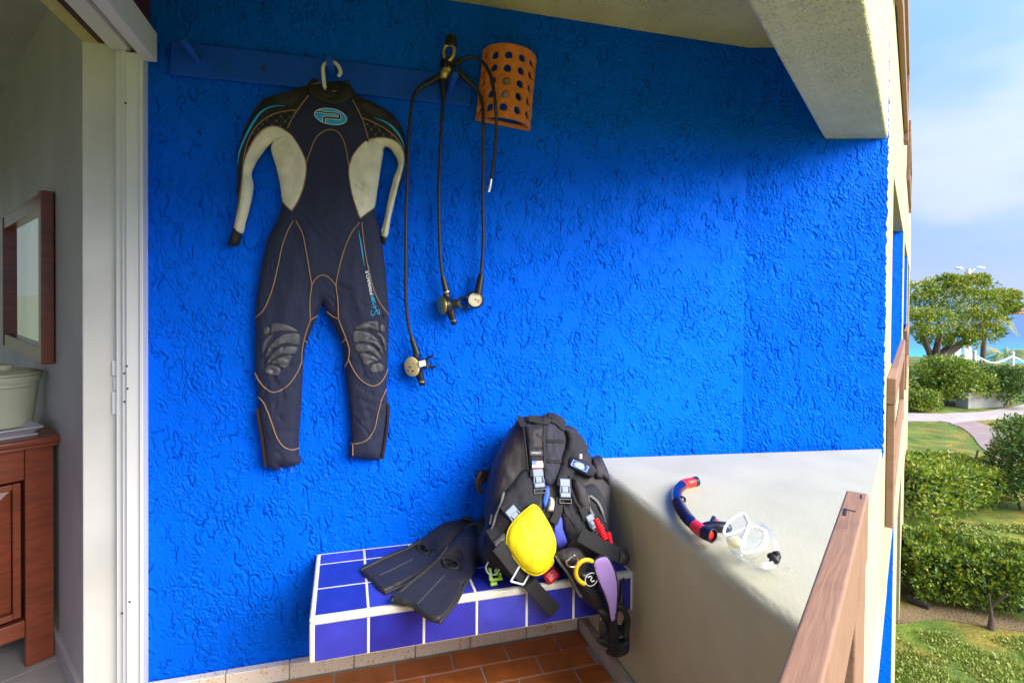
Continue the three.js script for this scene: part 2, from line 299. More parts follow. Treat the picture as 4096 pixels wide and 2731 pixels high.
// balcony floor: mortar bed with clay tiles laid in running bond
{
  const f = struct('floor', prism([[-0.84, 0.0], [BEND.x, 0], [END.x, END.z], ...[[0.5, AF], [-2.75, AF]].map(([D, a]) => { const p = fac(D, a, 0); return [p.x, p.z]; }), [-0.84, 2.6]], -0.30, -0.003), M.mortar);
  const variants = [0, 1, 2, 3].map(i => { const g = box(-0.1045, 0.1045, -0.012, 0, -0.051, 0.051, 0.003); const u = g.attributes.uv; for (let k = 0; k < u.count; k++) u.setXY(k, u.getX(k) + i * 0.31, u.getY(k) + i * 0.17); return g; });
  const mats = [[0.56, 0.165, 0.030], [0.50, 0.140, 0.026], [0.60, 0.185, 0.036], [0.54, 0.170, 0.036]].map(c => mat(c, 0.42, { map: rep(T_CLAY, 2.2), bumpMap: rep(T_CLAY, 2.2), bumpScale: 0.0012 }));
  const P = 0.2145, Q = 0.108;
  for (let r = 0; r < 22; r++) for (let c = -4; c < 8; c++) {
    const z = 0.047 + Q * (r + 0.5), x = (r % 2 ? 0.494 : 0.609) + P * (c - 2) + P / 2; let x0 = Math.max(x - 0.1045, XL + 0.004), x1 = Math.min(x + 0.1045, XP - 0.034);
    if (x1 - x0 < 0.02) continue;
    const p = V(x, 0, z).sub(EYE); if (-(p.dot(N)) < AF + 0.13) continue;
    let g = variants[(r * 5 + c * 3 + 40) % 4];
    if (x1 - x0 < 0.208) g = box(x0 - x, x1 - x, -0.012, 0, -0.051, 0.051, 0.003);
    const m = finish(new THREE.Mesh(g, mats[Math.floor(rnd() * 4)])); m.name = 'floor_tile'; m.position.set(x, -0.001 + 0.002 * rnd(), z); m.rotation.y = (rnd() - 0.5) * 0.012; m.rotation.x = (rnd() - 0.5) * 0.008; f.add(m);
  }
}
// speckled skirting along the wall and along the parapet
{
  const s = struct('skirting', box(XL + 0.002, XP - 0.04, 0.001, 0.052, 0.004, 0.036, 0.002), M.mortar);
  let x = -0.60; const cuts = [-0.645, -0.40, -0.19, 0.035, 0.262, 0.478, 0.712, 0.938];
  for (let i = 0; i + 1 < cuts.length; i++) { const g = box(cuts[i] + 0.002, cuts[i + 1] - 0.002, 0.002, 0.058, 0.012, 0.044, 0.003); const u = g.attributes.uv; for (let k = 0; k < u.count; k++) u.setXY(k, u.getX(k) + i * 0.13, u.getY(k) + i * 0.21); part(s, 'skirting_tile', g, M.skirt); }
  const s2 = struct('skirting', box(XP - 0.026, XP + 0.01, 0.001, 0.045, 0.002, 1.25, 0.002), M.mortar);
  const lav = mat([0.50, 0.44, 0.42], 0.55, { map: rep(T_SOFT, 3), bumpMap: rep(T_FINE, 5), bumpScale: 0.001 });
  for (let z = 0.045; z < 1.2; z += 0.215) part(s2, 'skirting_tile', box(XP - 0.032, XP - 0.004, 0.002, 0.055, z + 0.001, Math.min(z + 0.2135, 1.24), 0.003), lav);
}
// ceiling, floor slab and storey above
const pt = (D, a) => { const p = fac(D, a, 0); return [p.x, p.z]; };
struct('ceiling', prism([[XL - 0.2, -0.4], [BEND.x, -0.4], [END.x + 0.3, END.z - 0.35], pt(DE, 0.34), pt(-2.9, 0.34), [XL - 0.2, 2.9]], CEIL, CEIL + 0.28), M.ceiling);
// front of the building: our beam, spandrel bands, columns; seen from just outside its plane
{
  const far = 18.6, b = thing('building_front', 'cream plastered front of the building running off beside the balcony, with bands and columns', 'building');
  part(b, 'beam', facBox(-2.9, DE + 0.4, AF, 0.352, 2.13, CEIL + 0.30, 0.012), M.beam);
  part(b, 'spandrel', facBox(-2.9, far, AF + 0.002, 0.30, CEIL + 0.30, 3.4, 0.01), M.cream);
  part(b, 'beam', facBox(DE + 0.4, far, AF, 0.352, 2.13, CEIL + 0.30, 0.006), M.cream);
  part(b, 'spandrel', facBox(DE - 0.02, far, AF + 0.001, 0.30, -0.35, 0.70, 0.02), M.creamLow);
  for (const D of [DE, DE + 4.3, DE + 8.6, DE + 12.9]) part(b, 'column', facBox(D + 0.008, D + 0.9, AF, 0.42, D === DE ? -0.35 : 0.70, 2.13, 0.008), M.cream);
  for (const D of [DE + 4.3, DE + 8.6]) part(b, 'end_wall', join([stuccoWall(fac(D, AF, 0).addScaledVector(W2, -1.6), W2, 1.6, 0.2, 2.2, 0.02)]), M.blue, 'blue plastered end wall of the next balcony');
  part(b, 'lower_beam', facBox(5.5, far, AF, 0.35, -0.78, -0.36, 0.006), M.cream);
  part(b, 'lower_column', facBox(5.5, 6.8, AF, 0.42, GY, -0.80, 0.006), M.cream);
  part(b, 'lower_column', facBox(9.0, far, AF, 0.42, GY, -0.80, 0.006), M.cream);
  part(b, 'lower_wall', join([stuccoWall(fac(5.48, AF + 0.004, 0).addScaledVector(W2, -1.8), W2, 1.8, GY, -0.36, 0.014)]), M.blue, 'blue plastered wall of the storey below');
  part(b, 'back_wall', facBox(DE + 1, far, 3.2, 3.4, GY, 3.4, 0), M.creamLow);
  part(b, 'upper_storey', facBox(-7, far, 0.8, 5.2, 3.0, 5.8, 0), M.cream);
  part(b, 'slab', facBox(DE + 0.6, far, 0.3, 6, CEIL, 2.9, 0), M.ceiling);
  part(b, 'slab', facBox(-6.9, DE - 0.1, 1.0, 6.2, 2.83, 2.99, 0), M.creamLow);
  part(b, 'slab', facBox(DE + 0.6, far, 0.31, 6, -0.2, -0.02, 0), M.ceiling);
}
// parapet with its broad top, a triangle between the blue wall and the front
{
  const p = thing('parapet', 'low plastered parapet with broad smooth cream top, to the right of the tiled bench', 'parapet');
  const z1 = 1.30, A = V(XP, 0, 0.0), B = V(XP, 0, z1), out = D => fac(D, AF + 0.004, 0), Dn = B.clone().sub(EYE).dot(F);
  const C = out(Dn + 0.05), E2 = out(DE);
  const inner = [], n = 30;
  const top = (x, z) => 0.702 - 0.045 * sstep(0.15, 1.3, z) * clamp(1 - (x - XP) / 0.7);
  // top sheet, rolled over the inner edge, then the inner face
  const rows = 60, pos = [], uv = [], idx = [], prof = [[0.30, 0.60], [0.60, 0.35], [0.85, 0.15], [1, 0]];
  const cols = [];
  for (let i = 0; i <= rows; i++) {
    const t = i / rows, z = z1 * t, y0 = top(XP, z), row = [];
    row.push([XP, -0.02, z]); row.push([XP - 0.004, 0.3, z]); const w = 0.003 * n2(z * 7, 4) + 0.0015 * n2(z * 40, 2);
    for (let k = 0; k <= 6; k++) { const a = k / 6 * Math.PI / 2, r = 0.034; row.push([XP + w + r - r * Math.cos(a), y0 - r + r * Math.sin(a), z]); }
    const o = E2.clone().lerp(C, t), bx = lerp(0, 1, t);
    // outer end of this row: along the wall for the far rows, along the front for the near ones
    const wallZ = x => x <= BEND.x ? 0 : (x - BEND.x) * Math.tan(TURN);
    for (let k = 1; k <= 10; k++) { const s = k / 10, x = lerp(XP + 0.034, o.x, s), zz = lerp(z, o.z, s), zw = Math.max(zz, wallZ(x) - 0.004); row.push([x, top(x, zw), zw]); }
    row.push([o.x, -0.35, o.z]);
    cols.push(row);
  }
  const m = cols[0].length; cols.forEach(r => r.forEach(([x, y, z]) => { pos.push(x, y, z); uv.push(x + y * 0.3, z + y); }));
  for (let i = 0; i < rows; i++) for (let k = 0; k + 1 < m; k++) { const a = i * m + k, b = a + m; idx.push(a, b, a + 1, a + 1, b, b + 1); }
  const g = new THREE.BufferGeometry(); g.setAttribute('position', new THREE.Float32BufferAttribute(pos, 3)); g.setAttribute('uv', new THREE.Float32BufferAttribute(uv, 2)); g.setIndex(idx);
  part(p, 'ledge', toCreasedNormals(g.toNonIndexed(), 0.7), M.ledge);
  part(p, 'core', prism([[XP + 0.02, 0.01], [BEND.x, 0.01], [E2.x - 0.05, E2.z - 0.02], [C.x + 0.03, C.z - 0.04], [XP + 0.02, z1 - 0.05]], -0.3, 0.62), M.creamLow);
}
part(scene.getObjectByName('parapet'), 'added_parapet_wall', facBox(-2.75, 0.95, AF + 0.008, 0.28, -0.34, 0.70, 0.012), M.creamLow);  // unseen stretch, added to keep low light off the lower left wall
// ---------------------------------------------------------------- wooden railings bolted to the front
function railing(label, D0, D1, y) {
  const t = thing('wooden_railing', label, 'railing', null, fac(D0, 0.1, y));
  const a0 = 0.072, a1 = 0.112;
  const R = (n, ...q) => { const g = box(q[0], q[1], q[4], q[5], -q[3], -q[2], 0.005); g.applyMatrix4(FRAME); return part(t, n, g, M.wood); };
  R('rail', D0, D1, a0, a1, y + 0.855, y + 0.99);
  R('lower_rail', D0 + 0.05, D1 - 0.22, a0 + 0.004, a1 - 0.003, y + 0.30, y + 0.42);
  R('post', D1 - 0.23, D1 - 0.004, a0 + 0.003, a1 - 0.002, y + 0.22, y + 0.852);
  R('post', D0 + 0.003, D0 + 0.14, a0 + 0.003, a1 - 0.002, y + 0.22, y + 0.852);
  return t;
}
const nearRail = railing('weathered wooden railing nearest the camera, over the broad cream parapet top', -0.5, 1.37, 0);
railing('weathered wooden railing of the next balcony, beyond the blue wall end', 3.46, 6.9, 0);
railing('small far wooden railing of the third balcony beside the garden tree', 8.9, 12.3, 0);
railing('wooden railing of the upper floor, seen from below beside the cream front', 3.46, 6.9, 2.72);
railing('far wooden railing of the upper floor, brown against the sky', 8.9, 12.3, 2.72);

{ const k = (x, y) => hitY([3050 + x / 1.886, 1900 + y / 1.886], 0.9905);  // checks and splits in the old timber
  for (const [w, ...P] of [[0.004, [632, 262], [668, 268], [706, 276]], [0.003, [748, 150], [747, 178]], [0.006, [629, 255], [624, 280], [620, 305]]]) part(nearRail, 'split', ribbon(P.map(q => k(...q)), w, 0.002, V(0, 1, 0)), M.dark); }
// ---------------------------------------------------------------- door wall and the room behind it
const G = V(-0.515, 0, -0.857), CR = V(-0.84, 0, 0);
const rB = CR.clone().addScaledVector(G, 3.2), rC = rB.clone().addScaledVector(F, -3.4), rD = V(-3.6, 0, 2.2);
struct('door_wall', join([box(-0.84, XL, -0.3, CEIL, 1.02, 2.72, 0.004), box(-0.838, -0.755, 2.222, CEIL, 0.0, 1.02, 0.003), box(-0.755, XL, 2.45, CEIL, 0.002, 1.02, 0.003)]), M.ceiling);
struct('reveal', box(-0.84, -0.735, -0.02, 2.225, -0.25, 0.0, 0.003), M.reveal);
{
  const wallSeg = (a, b, y0, y1, th = 0.12) => { const d = b.clone().sub(a), L = d.length(); d.normalize(); const out = V(-d.z, 0, d.x); const g = box(0, L, y0, y1, 0, th, 0); g.applyMatrix4(new THREE.Matrix4().makeBasis(d, V(0, 1, 0), d.clone().cross(V(0, 1, 0))).setPosition(a)); return g; };
  // walls run clockwise seen from above, so that their thickness lies outside the room
  struct('room_wall', wallSeg(CR, rB, -0.05, CEIL, 0.12), M.room);
  const at = s => rB.clone().addScaledVector(F, -s), s0 = 0.10, s1 = 1.6;
  struct('room_wall', join([wallSeg(at(0), at(s0), 0, CEIL), wallSeg(at(s1), rC, 0, CEIL), wallSeg(at(s0), at(s1), 0, 0.3), wallSeg(at(s0), at(s1), 2.08, CEIL)]), M.room);
  struct('room_wall', join([wallSeg(rC, rD, -0.05, 0.25), wallSeg(rC, rD, 2.3, CEIL), wallSeg(rD, V(-0.84, 0, 2.7), -0.05, 0.25), wallSeg(rD, V(-0.84, 0, 2.7), 2.3, CEIL)]), M.room);  // wide unseen openings added between these bands so sky light fills the room
  const poly = [[-0.84, -0.1], [rB.x, rB.z - 0.1], [rC.x - 0.1, rC.z], [rD.x - 0.1, rD.z + 0.1], [-0.84, 2.8]];
  const fl = struct('room_floor', prism(poly, -0.3, -0.008), M.mortar);
  struct('room_ceiling', prism(poly, CEIL - 0.005, CEIL + 0.25), M.roomCeil);
  const bas = new THREE.Matrix4().makeBasis(F, V(0, 1, 0), N).setPosition(-1.2, 0, -0.2);
  for (let i = -12; i < 4; i++) for (let j = -7; j < 6; j++) {
    const c = V((i + 0.5) * 0.33, 0, (j + 0.5) * 0.33).applyMatrix4(bas); if (c.x > -0.9 || !inside(c.x, c.z, poly.map(([x, z]) => [x, z]))) continue;
    const m = part(fl, 'floor_tile', box(i * 0.33 + 0.0015, (i + 1) * 0.33 - 0.0015, -0.008, 0, j * 0.33 + 0.0015, (j + 1) * 0.33 - 0.0015, 0.001).applyMatrix4(bas), M.roomFloor);
  }
  const sk = mat([0.36, 0.33, 0.36], 0.4); struct('room_skirting', wallSeg(CR.clone().addScaledVector(G, 0.01), rB, 0.0, 0.075, -0.014), sk);
  const w = thing('curtained_window', 'bright curtained window reflected in the mirror of the room', 'window');
  { const p0 = at(s0), p1 = at(s1), P = []; const n = 60; const g = new THREE.PlaneGeometry(p0.distanceTo(p1), 1.78, n, 1), q = g.attributes.position; for (let i = 0; i < q.count; i++) q.setZ(i, 0.012 * Math.sin(q.getX(i) * 52)); g.computeVertexNormals(); const d = p1.clone().sub(p0).normalize(); g.applyMatrix4(new THREE.Matrix4().makeBasis(d, V(0, 1, 0), d.clone().cross(V(0, 1, 0))).setPosition((p0.x + p1.x) / 2, 1.19, (p0.z + p1.z) / 2)); part(w, 'curtain', g, mat([0.96, 0.86, 0.62], 0.9, { transmission: 0.95, thickness: 0 })); }
  // mirror on the room's wall
  const mp = thing('wall_mirror', 'wood framed mirror on the grey room wall above the ice bucket', 'mirror');
  const nor = V(-0.857, 0, 0.515), mb = new THREE.Matrix4().makeBasis(G, V(0, 1, 0), G.clone().cross(V(0, 1, 0))).setPosition(CR);
  const sgn = G.clone().cross(V(0, 1, 0)).dot(nor) > 0 ? 1 : -1, mbox = (s0, s1, y0, y1, d0, d1, r = 0.004) => box(s0, s1, y0, y1, Math.min(sgn * d0, sgn * d1), Math.max(sgn * d0, sgn * d1), r).applyMatrix4(mb);
  const S0 = 0.47, S1 = 1.70, Y0 = 1.115, Y1 = 1.785, fw = 0.060;
  part(mp, 'frame_stile', mbox(S0, S0 + fw, Y0, Y1, 0.004, 0.045), M.redwood); part(mp, 'frame_stile', mbox(S1 - fw, S1, Y0, Y1, 0.004, 0.045), M.redwood);
  part(mp, 'frame_rail', mbox(S0 + fw, S1 - fw, Y1 - fw, Y1 - 0.001, 0.004, 0.040), M.redwood); part(mp, 'frame_rail', mbox(S0 + fw, S1 - fw, Y0 + 0.001, Y0 + fw, 0.004, 0.040), M.redwood);
  part(mp, 'glass', mbox(S0 + fw - 0.006, S1 - fw + 0.006, Y0 + fw - 0.006, Y1 - fw + 0.006, 0.004, 0.016, 0), mat([0.92, 0.92, 0.90], 0.02, { metalness: 1 }));
}
// door frame: white jamb and head with a painted board outside
{
  const d = thing('door_frame', 'white painted door frame at the edge of the blue wall, door standing open', 'door frame');
  const W = M.white;
  part(d, 'jamb', join([box(-0.736, -0.716, -0.01, 2.20, 0.001, 0.022, 0.002), box(-0.714, -0.702, -0.01, 2.20, 0.001, 0.036, 0.002), box(-0.700, -0.660, -0.01, 2.19, 0.001, 0.046, 0.003), box(-0.6585, -0.648, -0.01, 2.19, 0.001, 0.054, 0.002)]), W);
  part(d, 'head', join([box(-0.755, -0.722, 2.205, 2.26, 0.002, 1.02, 0.003), box(-0.720, -0.690, 2.198, 2.26, 0.002, 1.02, 0.003), box(-0.688, -0.668, 2.214, 2.26, 0.002, 1.02, 0.003), box(-0.666, -0.650, 2.19, 2.27, 0.002, 1.02, 0.003)]), W);
  part(d, 'head_strip', box(-0.775, -0.757, 2.205, 2.222, 0.05, 1.02, 0.002), M.shutter, 'brown strip along the inside of the door head');
  part(d, 'drip_board', box(-0.648, -0.608, 2.165, 2.262, 0.045, 1.3, 0.003), W);
  part(d, 'fascia', box(-0.649, -0.632, 2.265, 2.449, 0.03, 1.3, 0.003), M.shutter, 'dark red wooden board above the white door head');
  const hx = -0.752;
  part(d, 'hinge', join([box(hx, -0.737, 1.115, 1.165, 0.001, 0.010, 0.001), box(hx + 0.003, -0.738, 1.065, 1.110, 0.001, 0.008, 0.001), box(hx, -0.737, 0.985, 1.06, 0.001, 0.010, 0.001)]), W);
  const scr = []; for (const [x, y] of [[-0.708, 1.125], [-0.695, 1.075], [-0.708, 1.03], [-0.700, 2.02], [-0.69, 0.36], [-0.715, 0.32], [-0.697, 1.15]]) scr.push(new THREE.SphereGeometry(0.0035, 8, 6).scale(1, 1, 0.5).translate(x, y, x > -0.7005 ? 0.0465 : 0.0365));
  part(d, 'screws', scr, M.dark).userData.kind = 'stuff';
}
// ---------------------------------------------------------------- tiled bench
{
  const b = thing('tiled_bench', 'low built-in bench covered in glazed cobalt blue tiles with white grout, along the blue wall', 'bench', null, V(0.44, 0.3, 0.22));
  const x0 = -0.100, x1 = XP - 0.001, y0 = 0.300, y1 = 0.430, z1 = 0.446;
  part(b, 'mortar_bed', box(x0 + 0.004, x1, y0 - 0.002, y1 - 0.0012, 0.006, z1 - 0.0012, 0.002), M.grout);
  part(b, 'edge_trim', join([box(x0 + 0.010, x1 - 0.001, y1 - 0.021, y1 + 0.0015, z1 - 0.020, z1 + 0.0018, 0.006), box(x0, x0 + 0.014, y1 - 0.016, y1 + 0.0010, 0.008, z1 + 0.001, 0.006), box(x0, x0 + 0.014, y0 - 0.003, y1 - 0.014, z1 - 0.014, z1 + 0.0013, 0.006), box(x1 - 0.012, x1, y0 - 0.003, y1 - 0.018, z1 - 0.014, z1 + 0.001, 0.005)]), M.grout);
  const tone = [[0.040, 0.046, 0.50], [0.052, 0.062, 0.58], [0.030, 0.036, 0.44]].map(c => mat(c, 0.22, { clearcoat: 0.6, clearcoatRoughness: 0.12, map: rep(T_SOFT, 3), bumpMap: rep(T_SOFT, 5), bumpScale: 0.002 }));
  const xs = [x0 + 0.012, 0.071, 0.240, 0.410, 0.579, 0.746, 0.912, x1 - 0.006], zs = [0.012, 0.094, 0.268, z1 - 0.016];
  for (let i = 0; i < 7; i++) {
    for (let j = 0; j < 3; j++) { const m = part(b, 'tile', box(xs[i] + 0.0034, xs[i + 1] - 0.0034, y1 - 0.008, y1, zs[j] + 0.0034, zs[j + 1] - 0.0034, 0.0025), tone[Math.floor(rnd() * 3)]); }
    part(b, 'tile', box(xs[i] + 0.0034, xs[i + 1] - 0.0034, y0, y1 - 0.0185, z1 - 0.008, z1, 0.0025), tone[Math.floor(rnd() * 3)]);
  }
}
// peg board on the wall
const BZ = 0.024;
{
  const r = thing('peg_rail', 'blue painted peg board fixed across the blue wall, three pegs', 'coat rack', null, V(-0.05, 2.2, 0));
  const y = x => 2.1955 + 0.004 * (x + 0.576);
  part(r, 'board', box(-0.576, 0.470, 2.139, 2.256, 0.004, BZ, 0.006), mat([0.006, 0.105, 0.80], 0.45, { map: rep(T_SOFT, 2), bumpMap: rep(T_FINE, 3), bumpScale: 0.0008, specularIntensity: 0.4 }));
  const pm = mat([0.006, 0.09, 0.62], 0.38);
  const peg = (tip, foot) => part(r, 'peg', join([rod(foot, tip, 0.0125, 0.0125, 20), new THREE.SphereGeometry(0.0125, 16, 8).scale(1, 1, 0.35).translate(tip.x, tip.y, tip.z)]), pm);
  for (const [tp, fp] of [[[735, 165], [790, 245]], [[1318, 240], [1325, 305]], [[1822, 300], [1795, 365]]]) { const f = hitZ(fp, BZ), t = hitZ(tp, 0.10); peg(t, f); }
  part(r, 'knot', new THREE.SphereGeometry(0.006, 10, 8).scale(1, 1.5, 0.4).translate(...hitZ([1052, 272], BZ).toArray()), M.shutter);
}
// ---------------------------------------------------------------- garden, shore and sea beyond the front
const R2 = (x, y) => [3450 + x / 1.568, 850 + y / 1.568], R3 = (x, y) => [3450 + x / 1.599, 1750 + y / 1.599];
const onG = p => hitY(p, GY), deep = (p, d) => EYE.clone().addScaledVector(ray(p), d);
const LEAF = (rgb, r = 0.55) => mat(rgb, r, { transmission: 0.38, thickness: 0, side: THREE.DoubleSide });
const LM = { mid: LEAF([0.19, 0.31, 0.018]), dark: LEAF([0.08, 0.17, 0.018]), light: LEAF([0.42, 0.46, 0.02]), deep: LEAF([0.035, 0.07, 0.012]), blue: LEAF([0.085, 0.17, 0.055], 0.35), yellow: LEAF([0.55, 0.46, 0.012]), red: mat([0.6, 0.02, 0.02], 0.6), palm: LEAF([0.28, 0.32, 0.02]), palmDry: LEAF([0.50, 0.36, 0.04]) };  // deep: leaf colour darkened for the shade inside hedges
const BARK = mat([0.16, 0.11, 0.085], 0.9, { map: rep(T_SOFT, 2), bumpMap: rep(T_GRAIN, 2), bumpScale: 0.01 });
{ // lawn reaching inland, sea to the horizon
  const seaDir = ray([4000, 1400]).setY(0).normalize(), side = V(-seaDir.z, 0, seaDir.x), sh = 52;
  const P = (d, s) => { const p = V(EYE.x, 0, EYE.z).addScaledVector(seaDir, d).addScaledVector(side, s); return [p.x, p.z]; };
  const edge = []; for (let i = -20; i <= 20; i++) edge.push(P(sh + 1.5 * n2(i * 0.5, 1), i * (Math.abs(i) > 10 ? 60 : 6)));
  const grassT = tex(512, (u, v) => { const a = fbm(u, v, 7, 6, 4), b = sstep(-0.1, 0.35, fbm(u, v, 4, 4, 9)), c = 0.35 * fbm(u, v, 80, 2, 2); return [0.36 + 0.20 * a + c * 0.5 + 0.16 * b, 0.44 + 0.18 * a + c * 0.6 + 0.03 * b, 0.13 + 0.10 * a + c * 0.3 + 0.06 * b]; }, { srgb: true });
  struct('ground', prism([...edge, P(-300, 1200), P(-300, -1200)], GY - 1.2, GY), mat([0.98, 0.98, 0.90], 0.95, { map: rep(grassT, 0.22), bumpMap: rep(T_FINE, 0.9), bumpScale: 0.02 }));
  const pos = [], col = [], idx = [], R = [sh - 8, 60, 75, 110, 200, 400, 900, 2500, 8000, 16000];
  R.forEach((d, i) => { const k = sstep(0.5, 3.2, i), c = [lerp(0.02, 0.012, k), lerp(0.44, 0.12, k), lerp(0.55, 0.32, k)]; for (let s = -10; s <= 10; s++) { const [x, z] = P(d, s / 10 * (400 + d * 2.4)); pos.push(x, GY - 0.7, z); col.push(...c); } });
  for (let i = 0; i + 1 < R.length; i++) for (let s = 0; s < 20; s++) { const a = i * 21 + s, b = a + 21; idx.push(a, a + 1, b, b, a + 1, b + 1); }
  const g = new THREE.BufferGeometry(); g.setAttribute('position', new THREE.Float32BufferAttribute(pos, 3)); g.setAttribute('color', new THREE.Float32BufferAttribute(col, 3)); g.setIndex(idx); g.computeVertexNormals();
  const uv = []; for (let i = 0; i < pos.length; i += 3) uv.push(pos[i] * 0.2, pos[i + 2] * 0.2); g.setAttribute('uv', new THREE.Float32BufferAttribute(uv, 2));
  const m = mat([1, 1, 1], 0.35, { vertexColors: true, bumpMap: T_SOFT, bumpScale: 0.06 }); m.side = THREE.DoubleSide;
  struct('sea', g, m);
}
const xz = p => [p.x, p.z];
{ // pale concrete paths
  const pinkish = mat([0.36, 0.265, 0.25], 0.85, { map: rep(T_SOFT, 0.6), bumpMap: rep(T_FINE, 1), bumpScale: 0.003 }), pale = mat([0.52, 0.44, 0.42], 0.85, { map: rep(T_SOFT, 0.4), bumpMap: rep(T_FINE, 1), bumpScale: 0.003 });
  const far = [[150, 1262], [310, 1262], [500, 1264], [750, 1254], [880, 1234], [1013, 1208], [1150, 1170]], near = [[1150, 1272], [1013, 1286], [860, 1296], [705, 1306], [560, 1322], [480, 1311], [310, 1309], [150, 1308]];
  struct('path', prism([...far, ...near].map(q => xz(onG(R2(...q)))), GY - 0.05, GY + 0.03), pale);
  const L = [[545, 1326], [612, 1346], [660, 1376], [700, 1412], [735, 1462], [790, 1508], [850, 1552]], Rr = [[708, 1308], [800, 1346], [872, 1386], [925, 1430], [960, 1478], [1000, 1530], [1040, 1575]];
  const cL = new THREE.CatmullRomCurve3(L.map(q => onG(R2(...q)))), cR = new THREE.CatmullRomCurve3(Rr.map(q => onG(R2(...q))));
  const br = thing('slab_path', 'curving side path of pale concrete slabs crossing the lawn towards the white walk', 'path');
  for (let i = 0; i < 14; i++) { const a = (i + 0.06) / 14, b = (i + 0.94) / 14; part(br, 'slab', prism([cL.getPointAt(a), cL.getPointAt(b), cR.getPointAt(b), cR.getPointAt(a)].map(xz), GY - 0.04, GY + 0.025), pinkish); }
  struct('path', prism([[530, 1497], [690, 1530], [860, 1568], [960, 1590], [960, 1640], [850, 1615], [690, 1556], [540, 1512]].map(q => xz(onG(R2(...q)))), GY - 0.05, GY + 0.02), pinkish);
  // bare earth under the near hedge
  const soil = mat([0.22, 0.155, 0.075], 0.95, { map: rep(T_SOFT, 0.7), bumpMap: rep(T_GRAIN, 0.6), bumpScale: 0.03 });
  struct('soil', prism(smooth([[180, 1110], [420, 1075], [760, 1120], [1040, 1180], [1200, 1230], [1200, 1270], [1030, 1245], [800, 1215], [600, 1180], [430, 1165], [230, 1190]].map(q => xz(onG(R3(...q)))), 5), GY - 0.05, GY + 0.012), soil);
}
// many small folded leaves through a volume: pick() gives [point, outward]
function leafy(count, size, pick, R, long = 1.7) {
  const pos = [], nor = [];
  for (let i = 0; i < count; i++) {
    const [p, o] = pick(); const s = size * (0.6 + 0.8 * R());
    const u = V(R() - 0.5, R() - 0.5, R() - 0.5).addScaledVector(o, 0.5).normalize(), w = V(R() - 0.5, R() - 0.5, R() - 0.5).cross(u).normalize(), n = u.clone().cross(w);
    if (n.y < 0) { n.negate(); w.negate(); }
    const a = p, b = p.clone().addScaledVector(u, s * long), c = p.clone().addScaledVector(u, s * long * 0.45).addScaledVector(w, s * 0.45).addScaledVector(n, s * 0.12), d = p.clone().addScaledVector(u, s * long * 0.45).addScaledVector(w, -s * 0.45).addScaledVector(n, s * 0.12);
    for (const q of [a, c, b, a, b, d]) pos.push(q.x, q.y, q.z);
  }
  const g = new THREE.BufferGeometry(); g.setAttribute('position', new THREE.Float32BufferAttribute(pos, 3)); g.computeVertexNormals();
  g.setAttribute('uv', new THREE.Float32BufferAttribute(new Float32Array(pos.length / 3 * 2), 2)); return g;
}
// a shrub of leaf clumps between two ground points (a hedge) or round one
function shrub(name, label, cat, a, b, r, h, { leaves = 5000, size = 0.06, seed = 1, mats = [LM.mid, LM.dark, LM.light], share = [0.5, 0.15, 0.35], stems = 3, lift = 0.15, flowers, group, end = 1 } = {}) {
  const R = rng(seed), t = thing(name, label, cat, group, a.clone().lerp(b, 0.5)), L = a.distanceTo(b), dir = b.clone().sub(a).normalize(), sd = V(-dir.z || 0, 0, dir.x || 1);
  if (L < 0.01) { dir.set(1, 0, 0); sd.set(0, 0, 1); }
  const lumps = Array.from({ length: Math.max(9, Math.round(L * 6)) }, () => { const u = R(), hh = lerp(h, h * end, u * u), rr = r * lerp(1, 0.35 + 0.65 * end, u); return [u * L, (R() - 0.5) * rr * 1.3, hh * (0.30 + 0.65 * R()), Math.min(rr * (0.40 + 0.35 * R()), hh * 0.6), hh]; });
  const pick = () => {
    for (;;) {
      const k = lumps[Math.floor(R() * lumps.length)], q = V(R() - 0.5, R() - 0.5, R() - 0.5).normalize(), rad = k[3] * (0.70 + 0.34 * R());
      const p = a.clone().addScaledVector(dir, k[0]).addScaledVector(sd, k[1]); p.y += Math.min(k[2], k[4] - k[3] * 0.75); p.addScaledVector(q, rad);
      if (p.y < a.y + lift || p.y > a.y + k[4] * 1.06) continue;
      if (n3(p.x * 5, p.y * 5, p.z * 5) < -0.45) continue;
      return [p, q.lerp(V(0, 1, 0), 0.35)];
    }
  };
  mats.forEach((m, i) => part(t, 'foliage', leafy(Math.round(leaves * share[i]), size, pick, R), m));
  if (flowers) part(t, 'flowers', leafy(flowers[1], size * 0.9, pick, R, 1), flowers[0]).userData.kind = 'stuff';
  for (let i = 0; i < stems; i++) {
    const s = a.clone().lerp(b, 0.10 + 0.82 * (i + 0.3 + 0.4 * R()) / stems), top = s.clone().add(V((R() - 0.5) * r, h * 0.6, (R() - 0.5) * r)), m = s.clone().lerp(top, 0.5).add(V((R() - 0.5) * 0.15, 0, (R() - 0.5) * 0.15));
    part(t, 'stem', tube([s, m, top], 0.016 + 0.012 * R(), { radial: 6, seg: 8 }), BARK);
  }
  return t;
}
